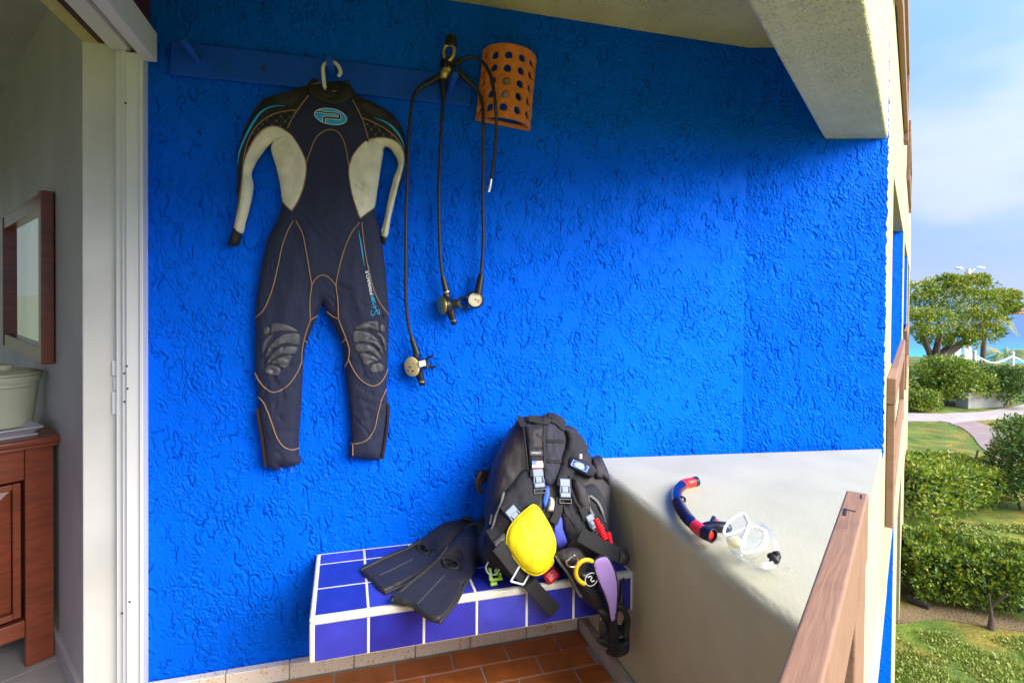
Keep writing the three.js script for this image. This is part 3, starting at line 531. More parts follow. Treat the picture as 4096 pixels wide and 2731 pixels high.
// a clipped hedge: leaves over the faces of a box that runs from a to b, stems within, and leaves coloured dark for the inner shade
function hedge(label, a, b, deep2, h0, h1, { leaves = 22000, size = 0.04, seed = 1, mats, share, lift = 0.12, group } = {}) {
  const R = rng(seed), t = thing('hedge', label, 'hedge', group, a.clone().lerp(b, 0.5)), dir = b.clone().sub(a), L = dir.length(); dir.normalize(); const sd = V(-dir.z, 0, dir.x);
  const at = (u, w, k) => a.clone().addScaledVector(dir, u * L).addScaledVector(sd, (w - 0.5) * deep2).add(V(0, lift + k * (lerp(h0, h1, u) - lift), 0));
  const pick = () => { for (;;) {
    const q = R(), u = R(), w = R(), k = R(), e = 0.10 * R(); let p, o;
    if (q < 0.40) { p = at(u, w, 1 - e); o = V(0, 1, 0); } else if (q < 0.80) { const s = R() < 0.7 ? 0 : 1; p = at(u, s ? 1 - e : e, k); o = sd.clone().multiplyScalar(s ? 1 : -1); } else if (q < 0.9) { const s = R() < 0.5 ? 0 : 1; p = at(s ? 1 - e * 0.3 : e * 0.3, w, k); o = dir.clone().multiplyScalar(s ? 1 : -1); } else { p = at(u, w, k); o = V(0, 1, 0); }
    const n = n3(p.x * 2.6, p.y * 2.6, p.z * 2.6), m = n3(p.x * 7, p.y * 7, p.z * 7); p.addScaledVector(o, 0.09 * n + 0.05 * m); p.y -= 0.10 * Math.max(0, Math.abs(w - 0.5) * 2 - 0.6) * k;
    if (m < -0.62 || (k < 0.25 && q > 0.4 && n > 0.1)) continue; return [p, o.lerp(V(0, 1, 0), 0.3)];
  } };
  mats.forEach((m, i) => part(t, 'foliage', leafy(Math.round(leaves * share[i]), size, pick, R), m));
  part(t, 'inner_shade_leaves', leafy(5000, size * 1.6, () => [at(0.04 + 0.92 * R(), 0.15 + 0.7 * R(), 0.1 + 0.75 * R()), V(0, 1, 0)], R), LM.deep);
  for (let i = 0; i < 9; i++) { const s = at((i + 0.2 + 0.6 * R()) / 9, 0.3 + 0.4 * R(), 0), top = s.clone().add(V((R() - 0.5) * 0.3, h0 * 0.6, (R() - 0.5) * 0.3)); s.y = a.y; part(t, 'stem', tube([s, s.clone().lerp(top, 0.5).add(V((R() - 0.5) * 0.1, 0, 0)), top], 0.012 + 0.010 * R(), { radial: 6, seg: 8 }), BARK); }
  return t;
}
const gp = q => onG(R2(...q)), gq = q => onG(R3(...q));
{
  // hedge nearest below the balcony: front foot line from R3 (290,1075) to (1040,1180)
  const a = gq([330, 1065]), b = gq([1250, 1195]), back = b.clone().sub(a).normalize(), inw = V(back.z, 0, -back.x); if (inw.dot(F) < 0) inw.negate();
  const off = inw.multiplyScalar(0.30);
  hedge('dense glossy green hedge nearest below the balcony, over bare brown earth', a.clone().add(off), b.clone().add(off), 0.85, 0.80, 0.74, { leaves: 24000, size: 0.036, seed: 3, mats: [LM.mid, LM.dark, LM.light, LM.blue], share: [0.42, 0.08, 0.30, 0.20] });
  const st = thing('gnarled_shrub', 'bare forked pale stem standing at the foot of the nearest hedge', 'shrub', null, gq([825, 1225]));
  const p0 = gq([825, 1228]), q1 = p0.clone().add(V(0, 0.28, 0)), q2 = deep(R3(925, 1005), p0.clone().sub(EYE).dot(ray([2048, 1217.5])) * 0.985);
  part(st, 'trunk', [rod(p0, p0.clone().add(V(0.01, 0.16, 0)), 0.045, 0.03, 10), tube([p0.clone().add(V(0.01, 0.14, 0)), q1, q2], 0.018, { radial: 7 }), tube([q1.clone().add(V(0, -0.08, 0)), q1.clone().add(V(-0.08, 0.2, 0.02))], 0.012, { radial: 7 })], BARK);
  const lg = thing('dead_log', 'dark rotten log lying at the left foot of the nearest hedge', 'log', null, gq([380, 1085]));
  part(lg, 'log', [rod(gq([300, 1050]).add(V(0, 0.06, 0)), gq([430, 1105]).add(V(0, 0.05, 0)), 0.07, 0.045, 9)], mat([0.07, 0.06, 0.05], 0.95, { bumpMap: rep(T_GRAIN, 2), bumpScale: 0.03 }));
}
{
  const a = gq([225, 640]), b = gq([800, 345]);
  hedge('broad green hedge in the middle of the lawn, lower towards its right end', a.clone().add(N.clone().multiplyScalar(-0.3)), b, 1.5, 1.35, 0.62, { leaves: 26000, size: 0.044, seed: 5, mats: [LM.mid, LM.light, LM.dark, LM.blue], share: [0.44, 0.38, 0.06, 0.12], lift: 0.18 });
  const c = gq([985, 500]);
  shrub('flowering_shrub', 'tall dark shrub with red flowers at the right edge, beside the slab path', 'shrub', c.clone().add(F.clone().multiplyScalar(0.5)), c.clone().add(V(0.55, 0, 0.25)), 0.80, 1.85, { leaves: 12000, size: 0.040, lift: 0.08, seed: 8, mats: [LM.dark, LM.mid, LM.blue], share: [0.5, 0.25, 0.25], stems: 4, flowers: [LM.red, 260] });
  const d = gp([400, 1238]), e = gp([700, 1225]);
  shrub('round_bush', 'big rounded green bush in front of the tree, beside the white walk', 'bush', d.clone().add(F.clone().multiplyScalar(1)), e.clone().add(F.clone().multiplyScalar(1.2)), 1.25, 1.80, { leaves: 16000, size: 0.065, seed: 11, stems: 3, lift: 0.25, flowers: [LM.yellow, 120] });
  const f = gp([330, 1245]);
  shrub('low_bush', 'low yellow green bush at the left foot of the big rounded bush', 'bush', f.clone().add(V(-0.6, 0, 0)), gp([470, 1246]).add(F.clone().multiplyScalar(0.2)), 0.62, 0.80, { leaves: 6000, size: 0.06, seed: 13, mats: [LM.light, LM.mid, LM.dark], share: [0.4, 0.4, 0.2], stems: 2 });
  const h = gp([870, 1222]);
  shrub('loose_bush', 'loose bush with yellow blossoms and bare reddish trunk, right of the big bush', 'bush', h.clone(), gp([960, 1205]), 1.05, 1.55, { leaves: 8000, size: 0.06, seed: 17, mats: [LM.mid, LM.blue, LM.dark], share: [0.5, 0.3, 0.2], stems: 4, lift: 0.3, flowers: [LM.yellow, 160] });
  // broad pale leaves of a plant by the far end of the building
  const t = thing('broad_leaved_plant', 'plant with long broad pale leaves below the tree, by the building end', 'plant', null, gp([390, 1200]));
  for (let i = 0; i < 9; i++) { const R = rng(60 + i), o = gp([395, 1200]).add(V(0, 0.6, 0)), w = i / 9 * TAU, tip = o.clone().add(V(Math.cos(w) * (0.8 + 0.3 * R()), 0.3 + 0.5 * R(), Math.sin(w) * 0.9)); part(t, 'leaf', ribbon([o, o.clone().lerp(tip, 0.5).add(V(0, 0.25, 0)), tip], 0.24, 0.006, V(0, 1, 0), { steps: 8, taper: s => Math.sin(Math.PI * clamp(0.08 + s * 0.9)) }), LM.mid); }
  part(t, 'stem', rod(gp([395, 1200]), gp([395, 1200]).add(V(0, 0.65, 0)), 0.05, 0.03, 8), BARK);
  const pl = thing('planter_wall', 'low grey rendered planter wall between the two bushes by the walk', 'planter', null, gp([720, 1228]));
  const u = gp([640, 1236]), v = gp([885, 1222]), w = v.clone().sub(u), g = new RoundedBoxGeometry(w.length(), 0.62, 0.5, 2, 0.03); g.rotateY(-Math.atan2(w.z, w.x)); g.translate((u.x + v.x) / 2 + 0.3, GY + 0.30, (u.z + v.z) / 2 - 0.3);
  part(pl, 'wall', uvBox(g), PLASTER([0.42, 0.40, 0.38]));
}
{ // the tree behind the bush
  const d = 32, base = gp([425, 1035]), R = rng(21), t = thing('garden_tree', 'spreading green tree with dark leaning trunk in front of the sea', 'tree', null, deep(R2(430, 1000), d).setY(GY));
  const b0 = deep(R2(425, 1030), d).setY(GY), fork = deep(R2(440, 930), d);
  const limb = (...q) => tube(q, 0.10, { radial: 8, seg: 14 });
  const taperTube = (pts, r0, r1) => { const c = new THREE.CatmullRomCurve3(pts), g = []; const k = 10; for (let i = 0; i < k; i++) g.push(rod(c.getPoint(i / k), c.getPoint((i + 1) / k + 0.01), lerp(r0, r1, i / k), lerp(r0, r1, (i + 1) / k), 9)); return join(g); };
  part(t, 'trunk', taperTube([b0, b0.clone().lerp(fork, 0.5).add(V(0.05, 0, 0)), fork], 0.42, 0.30), BARK);
  const tips = [[560, 840, 0], [700, 760, 0.6], [500, 760, -0.8], [380, 820, 0.4], [360, 700, -0.5], [620, 690, 1.0], [820, 640, 0.2], [480, 620, 0.8]];
  for (const [x, y, dz] of tips) { const e = deep(R2(x, y), d + dz); part(t, 'limb', taperTube([fork.clone().add(V(0, -0.1, 0)), fork.clone().lerp(e, 0.5).add(V(0.1 * dz, -0.12, 0.1)), e], 0.20, 0.05), BARK); }
  const blobs = [[600, 560, 0, 2.0, 1.1], [480, 540, 1, 1.7, 1.0], [390, 600, 0.5, 1.2, 1.0], [720, 560, -0.5, 1.7, 1.0], [820, 600, 0.6, 1.1, 0.8], [600, 690, 0.5, 1.9, 0.9], [720, 700, 0.4, 1.3, 0.8], [430, 690, -1, 1.2, 0.8], [520, 470, 0.2, 1.2, 0.6], [680, 480, 0, 1.3, 0.6], [880, 545, 0, 0.8, 0.35], [360, 500, 0, 0.9, 0.6], [780, 760, 0.2, 0.9, 0.5], [340, 690, -0.6, 0.8, 0.9], [900, 520, 0.3, 0.7, 0.22], [930, 600, 0.2, 0.5, 0.25], [450, 790, 0.4, 0.9, 0.45], [640, 800, -0.2, 0.8, 0.4], [560, 430, 0, 0.6, 0.3], [720, 430, 0.2, 0.8, 0.3]];
  const C = blobs.map(([x, y, dz, rx, ry]) => [deep(R2(x, y), d + dz), rx, ry]);
  const pick = () => { for (;;) { const [c, rx, ry] = C[Math.floor(R() * C.length)], q = V(R() - 0.5, R() - 0.5, R() - 0.5).normalize(), k = 0.55 + 0.48 * R(), p = c.clone().add(V(q.x * rx * k, q.y * ry * k, q.z * rx * k)); if (n3(p.x * 1.7, p.y * 2.6, p.z * 1.7) + 0.5 * n3(p.x * 4, p.y * 5, p.z * 4) < 0.12) continue; return [p, V(q.x, q.y * 0.5 + 0.2, q.z)]; } };
  part(t, 'crown', leafy(6000, 0.080, pick, R, 2.6), LM.mid); part(t, 'crown', leafy(2500, 0.080, pick, R, 2.4), LM.dark); part(t, 'crown', leafy(9000, 0.080, () => { const r = pick(); r[0].y += 0.12; return r; }, R, 2.0), LM.light); part(t, 'sunlit_leaves', leafy(2600, 0.085, () => { const r = pick(); r[0].y += 0.15; return r; }, R, 1.4), LM.yellow);  // raised paler and yellow leaves put sunlight on the crown into colour
}
// palms: arched fronds with hanging leaflets
function palm(label, top, trunkBase, fronds, len, seed) {
  const R = rng(seed), t = thing('palm_tree', label, 'palm', null, trunkBase);
  part(t, 'trunk', rod(trunkBase, top, 0.16, 0.12, 10), BARK);
  for (let i = 0; i < fronds; i++) {
    const w = i / fronds * TAU + R() * 0.5, up = 0.25 + 0.5 * R(), L = len * (0.8 + 0.35 * R()), pts = [0, 0.33, 0.66, 1].map(s => top.clone().add(V(Math.cos(w) * L * s * (1 - 0.15 * s), L * (up * s * 1.5 - 1.05 * s * s), Math.sin(w) * L * s * (1 - 0.15 * s)))), c = new THREE.CatmullRomCurve3(pts), pos = [];
    for (let k = 4; k < 46; k++) for (const sd of [-1, 1]) {
      const s = k / 46, p = c.getPoint(s), tg = c.getTangent(s), n = tg.clone().cross(V(0, 1, 0)).normalize().multiplyScalar(sd), l = L * 0.30 * Math.sin(Math.PI * clamp(s * 0.85 + 0.12)), e = p.clone().addScaledVector(n, l * 0.75).addScaledVector(tg, l * 0.5).add(V(0, -l * (0.25 + 0.3 * R()), 0)), b = p.clone().addScaledVector(tg, 0.045);
      for (const q of [p, b, e]) pos.push(q.x, q.y, q.z);
    }
    const g = new THREE.BufferGeometry(); g.setAttribute('position', new THREE.Float32BufferAttribute(pos, 3)); g.computeVertexNormals(); uvBox(g);
    part(t, 'frond', join([g, tube(pts, 0.018, { radial: 5, seg: 8, caps: false })]), R() > 0.7 ? LM.palmDry : LM.palm);
  }
}
{ const d = 41; palm('low bushy palm behind the rope fence, in front of the sea', deep(R2(905, 905), d), deep(R2(905, 905), d).setY(GY), 15, 2.3, 31);
  palm('palm with drooping yellow fronds half hidden behind the garden tree', deep(R2(770, 660), 36), deep(R2(762, 660), 36).setY(GY), 13, 2.0, 33); }
{ // white street lamp with two heads
  const d = 41, t = thing('lamp_post', 'tall white lamp post with two arms and heads, behind the tree', 'street lamp', null, deep(R2(660, 900), d).setY(GY)), w = mat([0.78, 0.77, 0.75], 0.5);
  const top = deep(R2(665, 352), d), base = deep(R2(662, 900), d).setY(GY); part(t, 'pole', rod(base, top, 0.20, 0.155, 14), w);
  for (const [x, y, x1, y1] of [[628, 350, 585, 347], [716, 349, 768, 343]]) { const a = deep(R2(x, y), d), b = deep(R2(x1, y1), d), q = deep(R2(665, 385), d); part(t, 'arm', tube([q, q.clone().lerp(a, 0.6), a], 0.03, { radial: 6, seg: 8 }), w); const hd = a.clone().lerp(b, 0.5); const g = new THREE.SphereGeometry(0.5, 14, 8).scale(a.distanceTo(b) * 1.1, 0.22, 0.32); g.rotateY(-Math.atan2(b.z - a.z, b.x - a.x)); g.translate(hd.x, hd.y, hd.z); part(t, 'lamp_head', g, w); }
}
{ // rope fence along the shore, and the white deck rail before it
  const d = 34, w = mat([0.80, 0.79, 0.77], 0.6), t = thing('rope_fence', 'white rope fence with posts along the shore', 'fence', null, deep(R2(820, 960), d).setY(GY));
  const P = [[705, 886, 32], [945, 893, 33], [1180, 905, 35]].map(([x, y, dd]) => deep(R2(x, y), dd));
  for (const p of P) { part(t, 'post', rod(V(p.x, GY - 0.05, p.z), V(p.x, p.y + 0.05, p.z), 0.10, 0.09, 10), w); part(t, 'post_cap', new THREE.SphereGeometry(0.11, 10, 8).translate(p.x, p.y + 0.1, p.z), w); }
  for (let i = 0; i < 2; i++) for (const dy of [-0.08, -0.85]) { const a = P[i], b = P[i + 1], m = a.clone().lerp(b, 0.5); part(t, 'rope', tube([a.clone().add(V(0, dy, 0)), m.clone().add(V(0, dy - 0.42, 0)), b.clone().add(V(0, dy, 0))], 0.05, { radial: 6, seg: 16 }), w); }
  const r = thing('white_deck_rail', 'white boarded deck rail on the shore, left of the rope fence', 'fence', null, deep(R2(550, 960), d).setY(GY));
  for (const y of [893, 912, 932]) { const a = deep(R2(505, y + 2), 37), b = deep(R2(612, y - 4), 37); part(r, 'board', rod(a, b, 0.11, 0.11, 4), w); }
  for (const x of [510, 560, 610]) { const a = deep(R2(x, 888), 37.1); part(r, 'post', rod(V(a.x, GY, a.z), a, 0.07, 0.07, 6), w); }
  for (const [x, k, l] of [[630, 0, 'white slatted deck chair on the shore, left one of two'], [700, 1, 'white slatted deck chair on the shore, right one of two']]) {
    const p = deep(R2(x, 945), 35).setY(GY), c = thing('deck_chair', l, 'deck chair', null, p.clone());
    part(c, 'seat', box(p.x - 0.3, p.x + 0.3, GY + 0.60, GY + 0.66, p.z - 0.3, p.z + 0.35), w);
    for (let i = 0; i < 5; i++) part(c, 'back_slat', rod(V(p.x - 0.28 + i * 0.14, GY + 0.62, p.z - 0.3), V(p.x - 0.22 + i * 0.14 + 0.25, GY + 1.65, p.z - 0.6), 0.045, 0.045, 5), w);
    for (const sx of [-1, 1]) for (const sz of [-1, 1]) part(c, 'leg', rod(V(p.x + 0.27 * sx, GY, p.z + 0.28 * sz), V(p.x + 0.27 * sx, GY + 0.62, p.z + 0.28 * sz), 0.03, 0.03, 6), w);
  }
}
{ // orange lattice boom far out over the sea
  const t = thing('orange_boom', 'long orange lattice boom lying over the sea below the horizon', 'crane boom', null, deep(R2(900, 640), 170).setY(GY - 0.7)), o = mat([0.75, 0.20, 0.06], 0.7);
  const a = deep(R2(800, 612), 170), b = deep(R2(1300, 606), 170), h = deep(R2(800, 612), 170).y - deep(R2(800, 634), 170).y;
  const lo = V(0, -h, 0); part(t, 'chord', rod(a, b, 0.30, 0.30, 6), o); part(t, 'chord', rod(a.clone().add(lo), b.clone().add(lo), 0.34, 0.34, 6), o);
  const br = []; for (let i = 0; i < 18; i++) br.push(rod(a.clone().lerp(b, i / 18), a.clone().lerp(b, (i + 0.5) / 18).add(lo), 0.14, 0.14, 5), rod(a.clone().lerp(b, (i + 1) / 18), a.clone().lerp(b, (i + 0.5) / 18).add(lo), 0.14, 0.14, 5));
  part(t, 'lattice', br, o).userData.kind = 'stuff';
  for (const s of [0.02, 0.5, 0.98]) { const p = a.clone().lerp(b, s).add(lo); part(t, 'pile', rod(V(p.x, GY - 1.5, p.z), p, 0.25, 0.25, 8), o); }
}
{ // grass blades and low weeds on the nearest lawn
  const R = rng(41), pos = [], pos2 = [];
  const c = [[250, 1240], [1200, 1290], [1500, 1800], [100, 1800]].map(gq), far = [[330, 640], [1200, 700], [1250, 560], [560, 560]].map(gq);
  const blades = (out, quad4, n, h, w) => { for (let i = 0; i < n; i++) { const u = R(), v = R(), p = quad4[0].clone().lerp(quad4[1], u).lerp(quad4[3].clone().lerp(quad4[2], u), v); if (n2(p.x * 1.3, p.z * 1.3) + 0.4 * n2(p.x * 4, p.z * 4) + 0.5 * (R() - 0.5) < -0.15) continue; const a = R() * TAU, l = h * (0.5 + R()), e = p.clone().add(V((R() - 0.5) * l * 1.4, l * (0.3 + 0.6 * R()), (R() - 0.5) * l * 1.4)), s = V(Math.cos(a), 0, Math.sin(a)).multiplyScalar(w * (0.6 + R())); const k = p.clone().lerp(e, 0.5); for (const q of [p, k.clone().add(s), e, p, e, k.clone().sub(s)]) out.push(q.x, q.y, q.z); } };
  blades(pos, c, 11000, 0.04, 0.009); blades(pos2, c, 1800, 0.04, 0.012); blades(pos, far, 9000, 0.05, 0.014);
  const mk = p => { const g = new THREE.BufferGeometry(); g.setAttribute('position', new THREE.Float32BufferAttribute(p, 3)); g.computeVertexNormals(); return uvBox(g); };
  const g1 = struct('grass', mk(pos), LEAF([0.34, 0.40, 0.06]), 'stuff'); g1.userData.label = 'short grass and weeds on the lawn below the balcony';
  const g2 = struct('ground_cover', mk(pos2), LEAF([0.24, 0.36, 0.04]), 'stuff'); g2.userData.label = 'small leafy weeds among the grass below the balcony';
}
// ---------------------------------------------------------------- wetsuit on its hanger
{
  const SZ = 0.030, A = (x, y) => [600 + x / 1.7425, 100 + y / 1.7425], B = (x, y) => [900 + x / 1.4933, 900 + y / 1.4933];
  const xy = q => { const p = hitZ(q, SZ + 0.022); return [p.x, p.y]; };
  const a = L => L.map(([x, y]) => xy(A(x, y))), b = L => L.map(([x, y]) => xy(B(x, y)));
  const s = thing('wetsuit', 'black full wetsuit with cream underarm panels on a white hanger, hung on the middle peg', 'wetsuit', null, V(-0.08, 2.15, 0.03));
  const neckL = [[1085, 405]], neckR = [[1400, 415]];
  const outerL = a([[960, 448], [850, 478], [780, 500], [730, 560], [680, 650], [640, 735], [605, 845], [598, 1000], [600, 1110], [603, 1230], [578, 1380], [535, 1510]]);
  const cuffL = a([[530, 1530], [575, 1536], [615, 1530]]);
  const innerL = a([[636, 1455], [660, 1380], [690, 1270], [712, 1150], [712, 1092], [697, 1040], [720, 970], [770, 890], [815, 835], [838, 822]]);
  const torsoL = a([[836, 862], [870, 970], [900, 1100], [915, 1222], [900, 1300], [870, 1372], [830, 1450], [795, 1540]]);
  const legs = b([[240, 120], [215, 220], [195, 330], [180, 450], [175, 560], [177, 640], [174, 760], [172, 880], [190, 1010], [195, 1080], [192, 1120], [213, 1280], [234, 1440], [262, 1462], [297, 1482], [330, 1450], [362, 1459], [400, 1450], [442, 1438], [456, 1412], [440, 1385], [437, 1300], [446, 1180], [456, 1000], [463, 830], [472, 750], [498, 670], [548, 546], [582, 468], [606, 520], [642, 592], [690, 690], [710, 760], [716, 850], [730, 980], [745, 1100], [752, 1250], [749, 1330], [738, 1392], [830, 1408], [922, 1418], [942, 1370], [964, 1200], [975, 1100], [970, 1050], [966, 980], [973, 860], [978, 700], [980, 540], [973, 400], [960, 270], [946, 140], [930, 60]]);
  const torsoR = a([[1596, 1394], [1570, 1300], [1566, 1268], [1590, 1130], [1615, 960], [1630, 872], [1626, 838]]);
  const innerR = a([[1664, 842], [1702, 882], [1735, 955], [1702, 1060], [1665, 1200], [1640, 1330], [1612, 1465], [1614, 1495]]);
  const cuffR = a([[1628, 1530], [1646, 1512]]);
  const outerR = a([[1655, 1480], [1690, 1300], [1725, 1170], [1760, 1070], [1782, 960], [1790, 850], [1780, 760], [1750, 690], [1700, 612], [1600, 550], [1500, 502], [1442, 476]]);
  const U = [...a(neckL), ...outerL, ...cuffL, ...innerL, ...torsoL, ...legs, ...torsoR, ...innerR, ...cuffR, ...outerR, ...a(neckR)];
  const hU = (x, y) => { const d = edgeDist(x, y, U); return 0.034 * round(d / 0.055) + 0.010 * sstep(0.05, 0.13, d) + 0.0022 * n2(x * 13, y * 6) * sstep(0.004, 0.03, d) - 0.0042 * Math.exp(-((n2(x * 7 + 1, y * 15 + 0.6 * n2(x * 5, y * 5)) / 0.16) ** 2)) * sstep(-0.2, 0.35, n2(x * 3.3 + 8, y * 2.6)) * sstep(0.004, 0.02, d) + 0.0008 * n2(x * 40, y * 26); };
  const put = (name, P, m, o = {}, label) => part(s, name, puff(P, { seg: 0.016, back: 0.01, front: (x, y, d) => hU(x, y) + (o.up ?? 0) * round(d / (o.R ?? 0.006)), ...o }).translate(0, 0, SZ), m, label);
  const over = (name, P, m, up, R = 0.006, label, seg = 0.012) => put(name, P, m, { front: (x, y, d) => hU(x, y) + 0.0007 + up * round(d / R), back: 0.0, seg }, label);
  const seamL = a([[960, 725], [1030, 600], [1105, 500]]), seamR = a([[1412, 530], [1468, 640], [1520, 800]]);
  put('torso', [...a([[1090, 425], [1105, 500], [1030, 600], [960, 725], [938, 792], [880, 800]]), innerL[innerL.length - 1], ...torsoL, ...legs, ...torsoR, ...a([[1575, 835], [1520, 802], [1468, 640], [1412, 530], [1405, 440], [1290, 476], [1190, 412]])], M.neoprene);
  put('sleeve', [...a([[1092, 420]]), ...outerL, ...innerL, ...a([[880, 800], [940, 792], [960, 725], [1030, 600], [1105, 500]])], M.neoDark);
  put('sleeve', [...innerR.slice(0, -1), ...outerR, ...a([[1405, 440], [1412, 530], [1468, 640], [1520, 802], [1575, 835], [1626, 838]])], M.neoDark);
  over('cuff', a([[580, 1410], [605, 1440], [634, 1458], [616, 1532], [575, 1538], [528, 1532], [548, 1480]]), M.neoDark, 0.004);
  over('cuff', a([[1610, 1466], [1650, 1485], [1645, 1514], [1628, 1534], [1612, 1500]]), M.neoDark, 0.004);
  // cream panels under the arms, and down the insides of the sleeves
  over('side_panel', smooth(a([[935, 738], [975, 762], [1015, 815], [1060, 892], [1086, 962], [1084, 1060], [1060, 1160], [1022, 1245], [989, 1298], [952, 1266], [919, 1225], [901, 1100], [871, 970], [838, 862], [846, 828], [890, 806], [942, 788]]), 3), M.suitCream, 0.0022);
  over('side_panel', smooth(a([[1622, 838], [1630, 872], [1614, 962], [1588, 1132], [1563, 1272], [1512, 1312], [1464, 1350], [1430, 1262], [1396, 1132], [1384, 1010], [1412, 920], [1452, 862], [1500, 816], [1540, 830], [1580, 842]]), 3), M.suitCream, 0.0022);
  over('sleeve_panel', smooth(a([[634, 1452], [584, 1412], [608, 1300], [640, 1100], [660, 950], [702, 850], [762, 762], [820, 722], [880, 714], [936, 736], [944, 790], [890, 797], [830, 824], [772, 890], [722, 970], [699, 1040], [713, 1092], [711, 1150], [688, 1270], [658, 1380]]), 3), M.suitCream, 0.003);
  over('sleeve_panel', smooth(a([[1520, 808], [1560, 796], [1602, 790], [1680, 800], [1730, 832], [1764, 890], [1768, 960], [1740, 1080], [1715, 1190], [1680, 1340], [1650, 1478], [1614, 1462], [1640, 1330], [1664, 1200], [1700, 1060], [1733, 955], [1700, 882], [1662, 842], [1600, 838], [1530, 838]]), 3), M.suitCream, 0.003);
  over('armpit_fold', smooth(a([[840, 836], [868, 800], [910, 786], [950, 782], [944, 806], [915, 822], [880, 842], [850, 858]]), 3), M.suitCream, 0.005, 0.008);
  over('armpit_fold', smooth(a([[1516, 818], [1540, 806], [1600, 822], [1634, 836], [1628, 856], [1590, 852], [1545, 846]]), 3), M.suitCream, 0.005, 0.008);
  // patterned panels on the shoulders
  const dia = tex(128, (u, v) => { const p = Math.abs(((u + v) % 1) - 0.5), q = Math.abs(((u - v + 1) % 1) - 0.5), l = Math.min(0.5 - p, 0.5 - q), dot = Math.hypot((u + 0.5) % 1 - 0.5, (v + 0.5) % 1 - 0.5) < 0.11 || Math.hypot(u - 0.5, v - 0.5) < 0.11; return dot ? 0.42 : l < 0.035 ? 0.30 : 0.07; }, { srgb: true });
  const grid = mat([0.75, 0.8, 0.95], 0.7, { map: rep(dia, 34, 30) });
  over('shoulder_panel', smooth(a([[1018, 606], [992, 660], [962, 722], [880, 708], [810, 722], [755, 762], [700, 840], [665, 920], [672, 850], [712, 758], [770, 690], [840, 640], [930, 612]]), 3), grid, 0.0012);
  over('shoulder_panel', smooth(a([[1470, 652], [1560, 690], [1650, 740], [1720, 796], [1768, 866], [1730, 825], [1680, 796], [1600, 786], [1522, 798], [1498, 730]]), 3), grid, 0.0012);
  for (const P of [[[850, 490], [940, 462], [1030, 460], [1030, 520], [1000, 556], [930, 560], [880, 540]], [[1480, 535], [1560, 560], [1640, 600], [1620, 640], [1560, 635], [1500, 600]]]) over('shoulder_patch', smooth(a(P), 4), mat([0.030, 0.030, 0.028], 0.55, { bumpMap: rep(T_GRAIN, 20), bumpScale: 0.0005 }), 0.0008, 0.004);
  // collar, front and back
  put('collar_back', smooth(a([[1090, 402], [1108, 368], [1130, 350], [1152, 352], [1178, 386], [1240, 380], [1366, 376], [1405, 420], [1360, 470], [1290, 490], [1200, 440], [1120, 430]]), 3), M.neoDark, { front: (x, y, d) => -0.004 + 0.014 * round(d / 0.012), back: 0.012 }).position.z -= 0.004;
  over('collar', smooth(a([[1086, 406], [1140, 404], [1190, 406], [1240, 438], [1290, 472], [1330, 432], [1370, 380], [1400, 412], [1424, 478], [1392, 530], [1340, 556], [1270, 562], [1190, 546], [1110, 480]]), 3), M.neoDark, 0.010, 0.012);
  // seams: raised tan stitching
  const seam = (P, r = 0.0020) => { const c = new THREE.CatmullRomCurve3(P.map(([x, y]) => V(x, y, 0)), false, 'centripetal'), k = Math.max(8, Math.ceil(c.getLength() / 0.012)); part(s, 'seam', tube(Array.from({ length: k + 1 }, (_, i) => { const p = c.getPointAt(i / k); return V(p.x, p.y, SZ + hU(p.x, p.y) + 0.0018); }), r, { radial: 6, seg: k * 2 }), M.seam); };
  seam(seamL); seam(seamR);
  for (const P of [[[1086, 408], [1140, 404], [1182, 396]], [[1025, 604], [930, 612], [840, 640], [768, 690], [710, 760], [672, 850], [650, 960], [640, 1100], [622, 1240], [605, 1300]], [[1468, 650], [1560, 690], [1650, 740], [1722, 800], [1765, 862]],
    [[936, 738], [980, 768], [1020, 822], [1060, 892], [1088, 965], [1086, 1060], [1062, 1160], [1024, 1245], [988, 1300]], [[988, 1300], [952, 1266], [918, 1226]], [[1500, 815], [1452, 862], [1410, 922], [1384, 1010], [1396, 1132], [1430, 1262], [1464, 1352]], [[1464, 1352], [1512, 1312], [1563, 1272]],
    [[1092, 965], [1115, 900], [1150, 812], [1195, 762], [1250, 742], [1305, 756], [1345, 810], [1368, 890], [1385, 1000]], [[935, 735], [880, 712], [820, 720], [760, 760], [700, 848], [658, 950], [638, 1100], [604, 1300], [582, 1412]], [[1520, 806], [1602, 788], [1682, 798], [1732, 830], [1768, 890], [1771, 960], [1742, 1080]]]) seam(a(P));
  for (const P of [[[405, -20], [374, 40], [345, 120], [318, 240], [290, 360], [245, 480], [210, 530], [178, 553]], [[425, -20], [462, 50], [482, 140], [498, 230], [510, 310], [518, 358], [508, 430], [506, 500], [507, 570], [490, 620], [470, 690], [458, 760], [456, 815]], [[800, -10], [760, 40], [722, 120], [690, 220], [672, 300], [662, 362], [672, 440], [676, 560]],
    [[518, 358], [545, 318], [582, 300], [622, 316], [662, 362]], [[815, -10], [824, 80], [838, 180], [860, 290], [888, 390], [920, 462], [980, 538]], [[507, 572], [530, 555], [550, 544]], [[676, 560], [640, 545], [608, 518]], [[676, 560], [695, 610], [722, 680], [740, 740], [736, 800], [715, 848]],
    [[458, 815], [430, 880], [385, 945], [330, 985], [285, 994], [235, 968], [190, 915], [174, 884]], [[735, 800], [770, 870], [820, 930], [880, 958], [920, 945], [955, 905], [973, 866]], [[194, 1032], [222, 1050], [250, 1100], [280, 1180], [310, 1260], [350, 1318], [395, 1340], [437, 1338]], [[964, 984], [935, 1040], [910, 1130], [890, 1215], [850, 1275], [800, 1300], [752, 1310]], [[762, 1310], [762, 1375]], [[470, 690], [488, 702]], [[718, 680], [696, 706]]]) seam(b(P));
